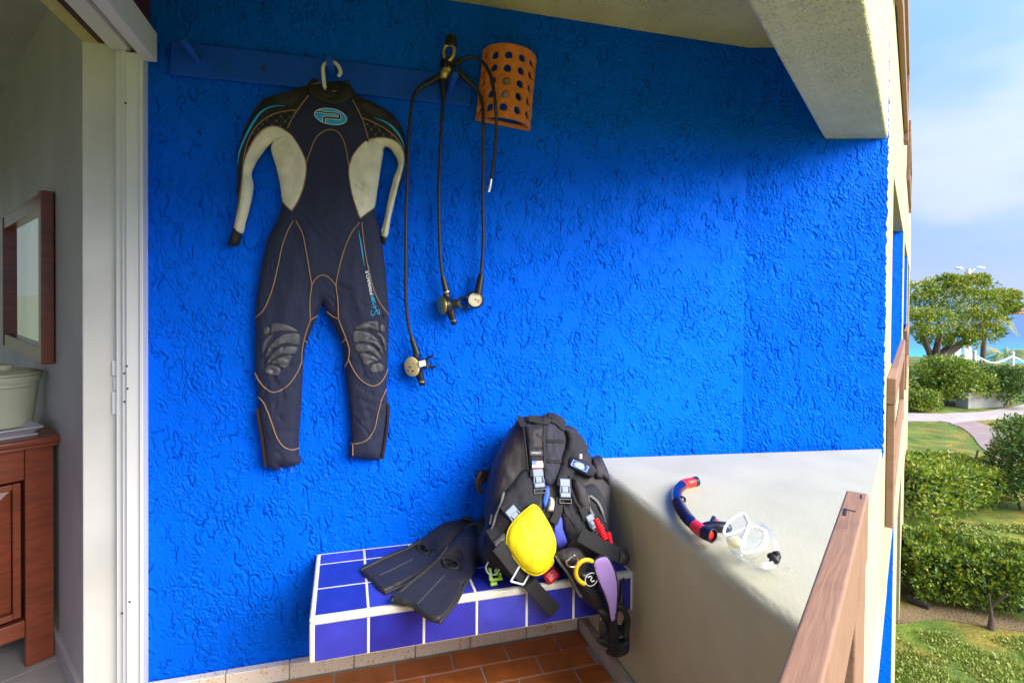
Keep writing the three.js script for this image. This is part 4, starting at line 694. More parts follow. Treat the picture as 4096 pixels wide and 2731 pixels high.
  // printed stripes and marks
  const stripe = (P, w, m) => { const c = new THREE.CatmullRomCurve3(P.map(([x, y]) => V(x, y, 0)), false, 'centripetal'); part(s, 'stripe', ribbon(Array.from({ length: 25 }, (_, i) => { const p = c.getPointAt(i / 24); return V(p.x, p.y, SZ + hU(p.x, p.y) + 0.0022); }), w, 0.001, V(0, 0, 1), { steps: 50, taper: t => 0.25 + 0.9 * Math.sin(Math.PI * clamp(t, 0.05, 0.97)) }), m); };
  stripe(a([[938, 572], [880, 572], [822, 585], [772, 616], [720, 684], [670, 772], [640, 834], [616, 902], [608, 975]]), 0.0062, M.cyan);
  stripe(a([[1562, 655], [1612, 673], [1680, 712], [1735, 772], [1777, 850]]), 0.0058, M.cyan);
  stripe(b([[795, 35], [808, 100], [820, 175], [829, 246]]), 0.0042, M.cyan);
  const canvasTex = (w, h, draw) => { const c = document.createElement('canvas'); c.width = w; c.height = h; const g = c.getContext('2d'); draw(g, w, h); const t = new THREE.CanvasTexture(c); t.colorSpace = THREE.SRGBColorSpace; return t; };
  const patch = (name, c, u, v, t) => { // flat print laid on the suit: centre c, half axes u and v
    const n = 10, pos = [], uv = [], idx = [];
    for (let j = 0; j <= n; j++) for (let i = 0; i <= n; i++) { const p = i / n * 2 - 1, q = j / n * 2 - 1, x = c[0] + u[0] * p + v[0] * q, y = c[1] + u[1] * p + v[1] * q; pos.push(x, y, SZ + hU(x, y) + 0.0016); uv.push(i / n, j / n); }
    for (let j = 0; j < n; j++) for (let i = 0; i < n; i++) { const k = j * (n + 1) + i; idx.push(k, k + 1, k + n + 1, k + n + 1, k + 1, k + n + 2); }
    const g = new THREE.BufferGeometry(); g.setAttribute('position', new THREE.Float32BufferAttribute(pos, 3)); g.setAttribute('uv', new THREE.Float32BufferAttribute(uv, 2)); g.setIndex(idx); g.computeVertexNormals();
    part(s, name, g.toNonIndexed(), mat([1, 1, 1], 0.6, { map: t, transparent: true }));
  };
  const C0 = xy(A(1260, 650)), CU = xy(A(1374, 664)), CV = xy(A(1254, 590)), d2 = (p, q) => [p[0] - q[0], p[1] - q[1]];
  patch('chest_logo', C0, d2(CU, C0), d2(CV, C0), canvasTex(448, 232, (g, w, h) => {
    g.beginPath(); g.ellipse(w / 2, h / 2, w / 2 - 3, h / 2 - 3, 0, 0, TAU); g.fillStyle = '#f2f6f8'; g.fill();
    g.beginPath(); g.ellipse(w / 2, h / 2, w / 2 - 11, h / 2 - 11, 0, 0, TAU); g.fillStyle = '#12a8e6'; g.fill(); g.clip();
    const band = (path, wd, col) => { g.lineWidth = wd; g.strokeStyle = col; g.lineJoin = 'round'; g.beginPath(); path(); g.stroke(); };
    const p1 = () => { g.moveTo(-20, 70); g.lineTo(320, 66); g.quadraticCurveTo(356, 76, 342, 92); }, p2 = () => { g.moveTo(126, 250); g.lineTo(126, 168); g.quadraticCurveTo(132, 134, 180, 132); g.lineTo(336, 132); g.quadraticCurveTo(352, 112, 340, 90); };
    band(p1, 34, '#f2f6f8'); band(p2, 40, '#f2f6f8'); band(p1, 20, '#15161c'); band(p2, 26, '#15161c');
  }));
  const T0 = xy(B(866, 392)), TU = xy(B(834, 238)), TV = xy(B(822, 402));
  patch('thigh_print', T0, d2(TU, T0), d2(TV, T0), canvasTex(640, 192, (g, w, h) => {
    g.translate(4, 0); g.fillStyle = '#e8edf2'; g.font = 'bold 50px sans-serif'; g.textBaseline = 'alphabetic'; g.save(); g.translate(262, 120); g.scale(1.22, 1); g.fillText('PINNACLE', 0, 0); g.restore();
    g.fillStyle = g.strokeStyle = '#18b4f0'; g.lineWidth = 3; g.beginPath(); g.moveTo(268, 138); g.lineTo(632, 138); g.stroke();
    g.lineWidth = 7; g.lineCap = g.lineJoin = 'round'; g.beginPath();                     // the handwritten word: S i r e n
    g.moveTo(78, 62); g.bezierCurveTo(20, 20, -6, 70, 40, 96); g.bezierCurveTo(92, 128, 60, 176, 14, 150); g.bezierCurveTo(4, 140, 40, 120, 92, 118);
    g.lineTo(112, 88); g.lineTo(108, 128); g.quadraticCurveTo(124, 132, 140, 92); g.quadraticCurveTo(150, 104, 166, 92); g.lineTo(160, 128); g.quadraticCurveTo(176, 134, 188, 112); g.quadraticCurveTo(208, 96, 200, 84); g.quadraticCurveTo(180, 92, 188, 122); g.quadraticCurveTo(204, 136, 222, 88); g.lineTo(220, 126); g.quadraticCurveTo(236, 84, 252, 92); g.lineTo(250, 124); g.lineTo(262, 122); g.stroke();
    g.beginPath(); g.arc(118, 66, 4, 0, TAU); g.fill();
  }));
  // ribbed knee pads
  const lobes = [[[228, 630], [240, 608], [258, 604], [270, 622], [264, 648], [244, 657], [230, 648]], [[278, 590], [320, 585], [370, 595], [415, 615], [438, 634], [400, 638], [345, 633], [300, 641], [272, 650], [274, 615]],
    [[222, 775], [226, 700], [252, 668], [290, 652], [262, 690], [238, 740]], [[240, 795], [262, 728], [300, 680], [355, 650], [440, 645], [448, 690], [440, 716], [382, 710], [322, 720], [282, 746]],
    [[248, 826], [280, 768], [318, 736], [362, 722], [434, 728], [422, 768], [380, 772], [338, 772], [292, 798]], [[272, 822], [300, 798], [342, 782], [400, 775], [390, 812], [360, 855], [318, 834]], [[236, 862], [256, 840], [290, 836], [326, 850], [334, 880], [312, 897], [268, 893], [240, 880]]];
  for (const k of [0, 1]) for (const L of lobes) over('knee_pad', smooth(b(k ? L.map(([x, y]) => [965 - (x - 218) * 0.895, y - 14]) : L), 4), M.pad, 0.0055, 0.008, null, 0.008);
  // ankle zips
  for (const P of [[[190, 1100], [205, 1200], [222, 1300], [240, 1445]], [[974, 1070], [972, 1150], [962, 1250], [938, 1400]]]) {
    const c = new THREE.CatmullRomCurve3(b(P).map(([x, y]) => V(x, y, SZ + 0.016))); part(s, 'zip', ribbon(c.getPoints(12), 0.012, 0.006, V(0, 0, 1)), M.plastic);
    const teeth = []; for (let i = 0; i < 46; i++) { const p = c.getPointAt(i / 45); teeth.push(new THREE.BoxGeometry(0.006, 0.0018, 0.004).translate(p.x, p.y, p.z + 0.004)); } part(s, 'zip_teeth', teeth, M.shutter).userData.kind = 'stuff';
  }
  // loose threads
  for (const P of [[[330, 1450], [344, 1470]], [[388, 1480], [404, 1448]]]) part(s, 'thread', tube(b(P).map(([x, y]) => V(x, y, SZ + 0.02)), 0.0008, { radial: 4, seg: 3, caps: false }), M.seam);
  const h = thing('hanger', 'white plastic hanger hook over the middle peg, inside the wetsuit collar', 'hanger', null, V(-0.08, 2.17, 0.05));
  part(h, 'hook', tube([[1226, 470], [1214, 420], [1207, 350], [1204, 300], [1216, 273], [1242, 259], [1270, 258], [1300, 272], [1320, 302], [1328, 336], [1316, 350]].map(q => hitZ(A(...q), 0.062)), 0.0068, { radial: 12 }), M.hanger);
  part(h, 'arms', tube([[900, 560], [1040, 500], [1226, 462], [1420, 510], [1580, 620]].map(q => hitZ(A(...q), 0.033)), 0.006, { radial: 8 }), M.hanger);
}
// ---------------------------------------------------------------- diving regulator on the right-hand peg
{
  const E = (x, y) => [1550 + x / 2.1771, 80 + y / 2.1771], H = (x, y) => [1550 + x / 1.935, 750 + y / 1.935];
  const e = (x, y, z = 0.05) => hitZ(E(x, y), z), h = (x, y, z = 0.04) => hitZ(H(x, y), z);
  const t = thing('diving_regulator', 'diving regulator with four black hoses and brass first stage, hung on the right peg', 'regulator', null, hitZ(E(500, 430), 0.05));
  const hose = (P, r = 0.0064) => part(t, 'hose', tube(P, r, { radial: 10 }), M.hose);
  const boot = (p, q, r0, r1) => { const g = [rod(p, q, r0, r1, 16)]; for (let i = 0; i < 5; i++) { const c = p.clone().lerp(q, 0.2 + i * 0.15), rr = lerp(r0, r1, 0.2 + i * 0.15) + 0.0012; g.push(rod(c, c.clone().lerp(q, 0.06), rr, rr, 14)); } return part(t, 'hose_boot', g, M.plastic); };
  // first stage
  const ax = e(545, 160, 0.075).sub(e(480, 480, 0.075)).normalize(), f = e(480, 490, 0.06);
  const L = e(545, 160, 0.075).distanceTo(e(480, 480, 0.075)), k = x => x * L;
  part(t, 'yoke_knob', join([turned(e(552, 222, 0.078), V(0.02, 1, 0), [[0, 0], [0, 0.019], [0.004, 0.0215], [0.03, 0.0205], [0.038, 0.017], [0.040, 0]], 20), ...Array.from({ length: 12 }, (_, i) => { const p = e(552, 222, 0.078), a = i / 12 * TAU; return rod(p.clone().add(V(Math.cos(a) * 0.021, 0.003, Math.sin(a) * 0.021)), p.clone().add(V(Math.cos(a) * 0.020, 0.032, Math.sin(a) * 0.020)), 0.0022, 0.002, 5); })]), M.plastic);
  part(t, 'yoke_screw', rod(e(552, 240, 0.078), e(552, 205, 0.078), 0.008, 0.008, 14), M.chrome);
  const yc = e(535, 280, 0.07); const ring = new THREE.TorusGeometry(0.024, 0.0075, 12, 28); ring.scale(0.85, 1.25, 1.4).rotateZ(-0.12).rotateY(-0.35).translate(yc.x, yc.y, yc.z); part(t, 'yoke', ring, M.brass);
  const mid = e(532, 378, 0.07), mdir = V(0.35, -0.1, 0.93).normalize();
  part(t, 'body', turned(mid.clone().addScaledVector(mdir, -0.03), mdir, [[0, 0], [0, 0.022], [0.004, 0.024], [0.036, 0.024], [0.040, 0.021], [0.040, 0.014], [0.036, 0.013], [0.036, 0]], 24), M.plastic);
  part(t, 'body_ring', turned(e(500, 470, 0.06), e(525, 400, 0.064).sub(e(490, 480, 0.06)).normalize(), [[-0.016, 0], [-0.016, 0.014], [-0.012, 0.017], [-0.004, 0.018], [0, 0.0195], [0.006, 0.0195], [0.008, 0.016], [0.02, 0.018], [0.03, 0.018], [0.03, 0]], 24), M.brass);
  part(t, 'port_plug', turned(e(480, 500, 0.058), V(-0.25, -1, 0), [[0, 0], [0, 0.013], [0.006, 0.013], [0.006, 0]], 6), M.brass);
  // hoses, left to right
  boot(e(452, 490), e(268, 592), 0.0130, 0.0085);
  hose([e(280, 585), e(238, 640), e(212, 730), e(195, 850), e(184, 1000), e(176, 1200, 0.046), e(168, 1500, 0.042), h(143, 200), h(141, 500), h(140, 800), h(147, 950), h(166, 1080), h(187, 1170)]);
  boot(e(482, 505, 0.052), e(486, 705, 0.048), 0.0140, 0.0085);
  hose([e(485, 690, 0.048), e(478, 780), e(465, 1000), e(455, 1250, 0.044), h(396, 20), h(398, 200), h(402, 400), h(410, 560), h(426, 700)]);
  boot(e(600, 435, 0.065), e(775, 595, 0.066), 0.0130, 0.0085);
  hose([e(762, 585, 0.066), e(803, 650, 0.072), e(826, 740, 0.080), e(833, 900, 0.090), e(834, 1050, 0.075), e(833, 1200, 0.055), e(830, 1500, 0.044), h(739, 200), h(740, 400), h(732, 560), h(722, 680)]);
  boot(e(585, 385, 0.075), e(668, 335, 0.080), 0.0125, 0.0085);
  hose([e(655, 340, 0.080), e(722, 320, 0.090), e(790, 338, 0.10), e(848, 385, 0.115), e(890, 462, 0.128), e(920, 580, 0.135), e(940, 750, 0.135), e(948, 900, 0.115), e(940, 1100, 0.075), e(918, 1280, 0.05), e(900, 1395, 0.045)], 0.0066);
  part(t, 'inflator_coupling', join([rod(e(898, 1388, 0.045), e(888, 1452, 0.045), 0.0085, 0.0085, 14), rod(e(888, 1450, 0.045), e(876, 1500, 0.045), 0.0098, 0.0085, 14), new THREE.TorusGeometry(0.0095, 0.002, 6, 16).rotateX(1.4).translate(...e(886, 1462, 0.045).toArray())]), M.chrome);
  // two second stages
  const second = (c, face, hosePt, mouth, cover, label, tilt) => {
    const up = V(0, 1, 0), side = face.clone().negate();
    const g = part(t, 'second_stage', join([turned(c.clone().addScaledVector(face, 0.004), side, [[0, 0], [0, 0.034], [0.004, 0.037], [0.016, 0.037], [0.026, 0.032], [0.040, 0.024], [0.042, 0]], 28),
      rod(c.clone().addScaledVector(side, 0.02), hosePt, 0.017, 0.012, 18), rod(c.clone().addScaledVector(side, 0.022), c.clone().addScaledVector(side, 0.028).add(V(0.012, -0.058, 0.006)), 0.020, 0.013, 16)]), M.plastic, label);
    const kn = c.clone().addScaledVector(side, 0.028).add(V(0.014, -0.062, 0.007)), sub = (n, geo, m) => { part(g, n, geo, m); };
    sub('cover', turned(c.clone().addScaledVector(face, 0.0045), face, [[0, 0.0375], [0.003, 0.0375], [0.006, 0.034], [0.0095, 0.022], [0.011, 0]], 28), cover);
    if (cover === M.ivory) { const u = face.clone().cross(up).normalize(), sl = []; for (const [p, q, w] of [[0.012, 0.014, 0], [-0.012, 0.014, 0], [0.012, -0.014, 0], [-0.012, -0.014, 0], [0, 0.001, 1]]) { const o = c.clone().addScaledVector(face, w ? 0.0155 : 0.0125).addScaledVector(u, p).addScaledVector(up, q); sl.push(rod(o.clone().addScaledVector(u, -0.004), o.clone().addScaledVector(u, 0.004), 0.0028, 0.0028, 6)); } sub('vents', sl, M.shutter); }
    sub('knob', turned(kn, V(0.1, -1, 0.05), [[0, 0], [0, 0.0105], [0.003, 0.0125], [0.014, 0.0115], [0.016, 0]], 12), M.plastic);
    sub('knob_ring', turned(kn.clone().add(V(-0.0003, 0.002, 0)), V(0.1, -1, 0.05), [[0, 0.011], [0.0015, 0.0132], [0.003, 0.011]], 16), M.brass);
    const m0 = c.clone().addScaledVector(side, 0.036), md = mouth.clone().sub(m0).normalize();
    sub('mouth_tube', turned(m0, md, [[0, 0.021], [0.008, 0.021], [0.010, 0.019], [0.016, 0.020], [0.018, 0.0175], [0.024, 0.019], [0.028, 0.017], [0.034, 0.016], [0.034, 0.010], [0.02, 0.009]], 22), M.rubber);
    const w = md.clone().cross(V(0, 0, 1)).normalize(), b0 = m0.clone().addScaledVector(md, 0.032); // bite piece: a C with two lugs
    for (const s of [-1, 1]) { const P = [b0.clone(), b0.clone().addScaledVector(w, 0.017 * s).addScaledVector(md, 0.004), b0.clone().addScaledVector(w, 0.022 * s).addScaledVector(md, 0.018), b0.clone().addScaledVector(w, 0.019 * s).addScaledVector(md, 0.034)]; sub('mouthpiece', ribbon(P, 0.022, 0.007, u => w.clone().multiplyScalar(s).addScaledVector(md, -0.6 + u * 0.6)), M.rubber); }
    return g;
  };
  const c1 = h(196, 1385, 0.055); const s1 = second(c1, V(-0.76, -0.05, 0.65).normalize(), h(222, 1280, 0.045), h(400, 1335, 0.075), M.ivory, 'second stage with round ivory cover');
  part(s1, 'logo_plate', (() => { const g = new RoundedBoxGeometry(0.026, 0.022, 0.004, 2, 0.0015); g.rotateY(0.25).rotateZ(0.2); const p = h(268, 1362, 0.093); return g.translate(p.x, p.y, p.z); })(), M.print);
  boot(h(187, 1160, 0.042), h(228, 1290, 0.044), 0.0095, 0.0135);
  const c2 = h(432, 912, 0.05); second(c2, V(-0.93, -0.08, 0.30).normalize(), h(452, 806, 0.045), h(610, 888, 0.065), M.brass, 'second stage with brass rim');
  boot(h(427, 690, 0.042), h(455, 806, 0.045), 0.0095, 0.0130);
  part(t, 'boot_ring', rod(h(453, 803, 0.045), h(456, 812, 0.045), 0.0142, 0.0142, 16), M.brass);
  // pressure gauge
  const gc = h(680, 868, 0.045), gd = V(-0.20, 0.05, 0.97).normalize();
  const gg = part(t, 'pressure_gauge', join([turned(gc.clone().addScaledVector(gd, -0.02), gd, [[0, 0], [0, 0.030], [0.004, 0.034], [0.022, 0.034], [0.026, 0.031], [0.026, 0.0275], [0.022, 0.0265], [0.022, 0]], 32), rod(h(727, 670, 0.042), h(700, 822, 0.044), 0.0125, 0.0175, 16)]), M.plastic);
  const c = document.createElement('canvas'); c.width = c.height = 256; const g2 = c.getContext('2d'); g2.fillStyle = '#efe9c4'; g2.fillRect(0, 0, 256, 256); g2.translate(128, 128); g2.strokeStyle = '#333'; g2.lineWidth = 4;
  for (let i = 0; i <= 20; i++) { const a = Math.PI * (0.75 + i / 20 * 1.5), r = i % 5 ? 104 : 94; g2.beginPath(); g2.moveTo(Math.cos(a) * r, Math.sin(a) * r); g2.lineTo(Math.cos(a) * 114, Math.sin(a) * 114); g2.stroke(); }
  g2.fillStyle = '#e0401c'; g2.beginPath(); g2.moveTo(20, 30); g2.lineTo(70, 20); g2.lineTo(60, 62); g2.closePath(); g2.fill(); g2.strokeStyle = '#111'; g2.lineWidth = 8; g2.beginPath(); g2.moveTo(-26, -6); g2.lineTo(96, 16); g2.stroke(); g2.fillStyle = '#111'; g2.beginPath(); g2.arc(0, 0, 12, 0, TAU); g2.fill();
  const ct = new THREE.CanvasTexture(c); ct.colorSpace = THREE.SRGBColorSpace;
  const dial = new THREE.CircleGeometry(0.0268, 32); dial.applyQuaternion(new THREE.Quaternion().setFromUnitVectors(V(0, 0, 1), gd)); const dp = gc.clone().addScaledVector(gd, 0.003); dial.translate(dp.x, dp.y, dp.z); part(gg, 'dial', dial, mat([1, 1, 1], 0.4, { map: ct }));
}
// ---------------------------------------------------------------- pierced clay wall lamp
{
  const E = (x, y) => [1550 + x / 2.1771, 80 + y / 2.1771];
  const top = hitZ(E(1058, 315), 0.0), bot = hitZ(E(996, 930), 0.0), Hh = top.distanceTo(bot), R = 0.112, th = 0.013, W = Math.PI * R;
  const sh = new THREE.Shape([[0, 0], [W, 0], [W, Hh], [0, Hh]].map(p => new THREE.Vector2(...p)));
  for (let r = 0; r < 5; r++) for (let c = 0; c < 6; c++) { const p = new THREE.Path(); p.absarc(W * (c + 0.5) / 6 + 0.002 * n2(r * 3, c * 5), Hh * (0.135 + 0.178 * r) + 0.002 * n2(r * 5, c * 2 + 9), 0.0158, 0, TAU, true); sh.holes.push(p); }
  const pts = sh.getPoints(1).map(p => [p.x, p.y]); const dens = P => { const o = []; P.forEach((p, i) => { const q = P[(i + 1) % P.length], n = Math.max(1, Math.ceil(Math.hypot(q[0] - p[0], q[1] - p[1]) / 0.012)); for (let k = 0; k < n; k++) o.push([lerp(p[0], q[0], k / n), lerp(p[1], q[1], k / n)]); }); return o; };
  const outline = dens([[0, 0], [W, 0], [W, Hh], [0, Hh]]), holes = sh.holes.map(h => h.getPoints(24).slice(0, -1).map(p => [p.x, p.y]));
  const e = 0.0035, g = puff(outline, { holes, seg: 0.012, back: 0, front: (x, y, d) => th - e + e * round(d / e) });
  const p = g.attributes.position; for (let i = 0; i < p.count; i++) { const a = p.getX(i) / R - Math.PI / 2, y = p.getY(i), rr = R - th + p.getZ(i) + 0.002 * n2(a * 2, y * 14) + 0.004 * (0.5 - y / Hh); p.setXYZ(i, Math.sin(a) * rr, y, Math.cos(a) * rr * 0.98); }
  const u = g.attributes.uv; for (let i = 0; i < u.count; i++) u.setXY(i, u.getX(i), u.getY(i));
  const m = toSmooth(g); const ang = Math.atan2(-(top.x - bot.x), top.y - bot.y); m.rotateZ(ang); m.translate(bot.x, bot.y, 0.006);
  const t = thing('clay_wall_lamp', 'half round terracotta wall lamp pierced with rows of holes, right of the regulator', 'wall lamp', null, V(bot.x, bot.y, 0));
  part(t, 'shade', m, M.clay);
  const bar = box(-R, R, 0.001, 0.015, 0.004, 0.026, 0.004); bar.rotateZ(ang); bar.translate(bot.x, bot.y, 0); part(t, 'back_bar', bar, M.clay);
  const b = top.clone().lerp(bot, 0.62); part(t, 'bulb', join([new THREE.SphereGeometry(0.028, 20, 14).translate(b.x, b.y, 0.05), rod(V(b.x, b.y + 0.02, 0.05), V(b.x, b.y + 0.06, 0.05), 0.018, 0.014, 16)]), mat([0.85, 0.85, 0.82], 0.25));
  part(t, 'bulb_holder', join([rod(V(b.x, b.y + 0.058, 0.05), V(b.x, b.y + 0.085, 0.05), 0.018, 0.018, 16), box(b.x - 0.02, b.x + 0.02, b.y + 0.05, b.y + 0.09, 0.004, 0.04)]), M.ivory);
}
function toSmooth(g) { const h = g.clone(); h.deleteAttribute('normal'); const k = mergeVertices(h, 1e-5); k.computeVertexNormals(); return k.toNonIndexed(); }
// ---------------------------------------------------------------- buoyancy vest leaning on the wall at the right end of the bench
const canvasOf = (w, h, draw) => { const c = document.createElement('canvas'); c.width = w; c.height = h; draw(c.getContext('2d'), w, h); const t = new THREE.CanvasTexture(c); t.colorSpace = THREE.SRGBColorSpace; return t; };
{
  const C = (x, y) => [1850 + x / 2.0907, 1600 + y / 2.0907], Z = (x, y) => [2000 + x / 2.6985, 2150 + y / 2.6985], K3 = (x, y) => [1180 + x / 1.656, 1950 + y / 1.656];
  const BP = plane(V(0.6, 0.43, 0.415), V(0, 0.464, 0.886)), PV = plane(V(0.6, 0.3, 0.470), V(0, 0, 1));
  const t = thing('buoyancy_vest', 'black diving buoyancy vest with buckles, leaning on the blue wall over the bench', 'diving vest', null, V(0.6, 0.43, 0.3));
  const on = (P, off = 0.05, pl = BP, map = C) => P.map(([x, y]) => pl.at(map(x, y), off));
  const shellP = smooth(on([[466, 165], [520, 124], [600, 115], [690, 118], [790, 140], [850, 188], [930, 206], [1000, 268], [1050, 345], [1074, 430], [1105, 462], [1158, 442], [1198, 510], [1236, 600], [1254, 690], [1254, 900], [1252, 1100], [1240, 1230], [1140, 1320], [1010, 1400], [900, 1420], [860, 1300], [790, 1255], [740, 1330], [560, 1440], [430, 1478], [320, 1402], [222, 1330], [192, 1240], [200, 1130], [226, 1050], [240, 950], [256, 800], [272, 680], [302, 520], [350, 392], [402, 286], [442, 215]], 0.03), 3);
  const hB = (x, y) => { const d = edgeDist(x, y, shellP); return 0.055 * round(d / 0.085) + 0.006 * n2(x * 9 + 3, y * 7) * sstep(0, 0.05, d) + 0.0025 * n2(x * 24, y * 17) * sstep(0, 0.03, d); };
  const piece = (name, P, m, { off = 0, T = 0.008, R = 0.014, seg = 0.016, map = C, pl = BP, base = true, back = 0.004, sm = 3, parent = t, wr = 0.0022, label, holes = [] } = {}) => {
    const Q = sm ? smooth(on(P, base ? 0.05 : off, pl, map), sm) : on(P, base ? 0.05 : off, pl, map);
    const g = puff(Q, { seg, back, holes, front: (x, y, d) => (base ? hB(x, y) : 0) + off + T * round(d / R) + wr * n2(x * 34 + off * 900, y * 26) * sstep(0, 0.012, d), base: undefined });
    return part(parent, name, g.applyMatrix4(pl.m), m, label);
  };
  part(t, 'air_cell', puff(shellP, { seg: 0.02, back: 0.11, front: (x, y) => hB(x, y) }).applyMatrix4(BP.m), M.clothShell);
  // back pack between the shoulder straps, with cross bands
  piece('back_pad', [[690, 205], [780, 190], [860, 240], [862, 330], [830, 500], [780, 690], [740, 720], [690, 700], [680, 560], [684, 380]], mat([0.030, 0.030, 0.050], 0.8, { bumpMap: rep(T_WEAVE, 25), bumpScale: 0.0005 }), { off: 0.001, T: 0.006, sm: 2 });
  for (const y of [330, 500]) piece('back_band', [[688, y], [850, y + 12], [836, y + 45], [688, y + 30]], M.web, { off: 0.007, T: 0.003, sm: 0 });
  // front panels
  piece('front_panel', [[520, 580], [600, 640], [602, 870], [560, 920], [470, 1000], [392, 1090], [378, 1200], [400, 1290], [470, 1370], [530, 1440], [470, 1490], [400, 1460], [320, 1402], [215, 1335], [196, 1250], [200, 1140], [232, 1060], [246, 960], [330, 810], [420, 690]], M.cloth, { off: 0.004, T: 0.020, R: 0.03, wr: 0.004 });
  piece('front_panel', [[915, 640], [1000, 722], [1082, 702], [1150, 762], [1200, 880], [1222, 1060], [1246, 1200], [1150, 1290], [1060, 1340], [945, 1430], [868, 1300], [884, 1190], [845, 1080], [815, 950], [846, 830], [880, 750]], M.cloth, { off: 0.004, T: 0.022, R: 0.035, wr: 0.004 });
  piece('pocket_flap', [[905, 660], [960, 690], [1010, 760], [1040, 860], [1050, 960], [1000, 960], [940, 860], [905, 760]], M.clothShell, { off: 0.024, T: 0.012, R: 0.02 });
  piece('pocket_flap', [[330, 820], [420, 720], [520, 640], [560, 700], [560, 850], [480, 930], [360, 1000], [280, 1060], [262, 980]], M.cloth, { off: 0.016, T: 0.010, R: 0.02 });
  piece('side_flap', [[1095, 480], [1160, 446], [1200, 520], [1238, 610], [1250, 700], [1180, 660], [1110, 660], [1088, 570]], M.clothShell, { off: 0.006, T: 0.012, R: 0.02 });
  // blue lining and a white label showing between the halves
  piece('lining', [[700, 715], [722, 740], [705, 870], [672, 920], [672, 800]], mat([0.03, 0.12, 0.60], 0.6), { off: 0.006, T: 0.004, sm: 2 });
  piece('lining', [[790, 960], [812, 960], [838, 1080], [884, 1190], [812, 1252], [752, 1100]], M.lining, { off: 0.004, T: 0.006, sm: 2 });
  piece('label_tag', [[722, 815], [776, 850], [770, 945], [695, 935]], M.tag, { off: 0.014, T: 0.002, sm: 0 });
  piece('inner_strap', [[775, 830], [835, 830], [820, 940], [765, 1040], [740, 1030], [776, 930]], M.web, { off: 0.016, T: 0.003, sm: 0 });
  // shoulder straps with piped edges
  const strapL = [[505, 216], [600, 212], [692, 206], [686, 400], [690, 575], [620, 592], [545, 585], [528, 400]], strapR = [[852, 250], [905, 262], [1000, 318], [1040, 360], [1060, 402], [1010, 470], [960, 560], [915, 640], [876, 708], [770, 700], [800, 600], [838, 470], [868, 340]];
  piece('shoulder_strap', strapL, M.cloth, { off: 0.012, T: 0.012, R: 0.012, sm: 0 });
  piece('shoulder_strap', strapR, M.cloth, { off: 0.012, T: 0.012, R: 0.012, sm: 2 });
  piece('strap_sleeve', [[546, 236], [662, 232], [660, 425], [558, 428]], M.clothShell, { off: 0.021, T: 0.004, sm: 0 });
  const b3 = (x, y, off = 0.09, map = C) => { const p = BP.at(map(x, y), off); return BP.world(p[0], p[1], off); }, bN = BP.n;
  const cord = (P, r, m, name = 'piping', off = 0.082, map = C) => part(t, name, tube(P.map(([x, y, o]) => b3(x, y, o ?? off, map)), r, { radial: 6 }), m);
  const riding = (P, lift) => P.map(([x, y]) => { const q = BP.at(C(x, y), 0.05); return [x, y, hB(...q) + lift]; });
  cord(riding([[684, 215], [678, 300], [680, 420], [686, 570]], 0.022), 0.0035, M.web); cord(riding([[508, 222], [528, 400], [546, 580]], 0.022), 0.0035, M.web);
  // grab loop and collar webbing on top
  const web = (P, w, lift, name = 'webbing', n = bN, th = 0.004) => part(t, name, ribbon(riding(P, lift).map(([x, y, o]) => b3(x, y, o)), w, th, n), M.web);
  web([[486, 140], [490, 180], [514, 222]], 0.026, 0.02); web([[560, 150], [620, 165], [668, 180]], 0.028, 0.022); web([[668, 150], [690, 190], [712, 160], [700, 120]], 0.028, 0.02); web([[745, 160], [800, 190], [862, 250]], 0.024, 0.016);
  part(t, 'grab_loop', ribbon([[712, 124], [760, 128], [820, 160], [858, 208]].map(([x, y]) => b3(x, y, 0.05)), 0.030, 0.005, V(0, 0.8, 0.3)), M.web);
  // buckles
  const buckle = (x, y, ang, w = 0.040, h = 0.070, lift = 0.028) => {
    const q = BP.at(C(x, y), 0.05), z = hB(...q) + lift, g = [new RoundedBoxGeometry(w, h * 0.42, 0.012, 2, 0.004).translate(0, h * 0.24, 0), new RoundedBoxGeometry(w * 0.62, h * 0.4, 0.010, 2, 0.003).translate(0, -h * 0.05, 0), ...[-1, 1].map(s => new RoundedBoxGeometry(w * 0.16, h * 0.40, 0.010, 2, 0.003).rotateZ(0.12 * s).translate(s * w * 0.42, -h * 0.06, 0)), new RoundedBoxGeometry(w, h * 0.26, 0.012, 2, 0.004).translate(0, -h * 0.36, 0)];
    const m = join(g).rotateZ(ang); m.translate(q[0], q[1], z); const o = part(t, 'buckle', m.applyMatrix4(BP.m), M.buckle);
    const bars = join([new RoundedBoxGeometry(w * 1.1, 0.005, 0.010, 2, 0.002).translate(0, -h * 0.56, 0), new RoundedBoxGeometry(w * 1.1, 0.005, 0.010, 2, 0.002).translate(0, -h * 0.74, 0), ...[-1, 1].map(s => new RoundedBoxGeometry(0.005, h * 0.26, 0.010, 2, 0.002).translate(s * w * 0.53, -h * 0.64, 0))]).rotateZ(ang); bars.translate(q[0], q[1], z - 0.003);
    part(t, 'ladder_lock', bars.applyMatrix4(BP.m), M.plastic); return o;
  };
  web([[612, 580], [612, 640]], 0.042, 0.026); buckle(612, 665, 0.0); web([[612, 700], [608, 800], [600, 868]], 0.040, 0.022);
  web([[838, 660], [830, 720]], 0.038, 0.026); buckle(828, 748, -0.12); web([[812, 820], [800, 930], [760, 1030]], 0.030, 0.020);
  web([[350, 880], [392, 940]], 0.036, 0.030); buckle(406, 972, 0.62, 0.042, 0.062, 0.034);
  buckle(1046, 1028, 0.35, 0.030, 0.055, 0.038); web([[1000, 900], [1040, 1000]], 0.028, 0.036);
  web([[235, 1075], [275, 1140], [310, 1190]], 0.040, 0.034); 
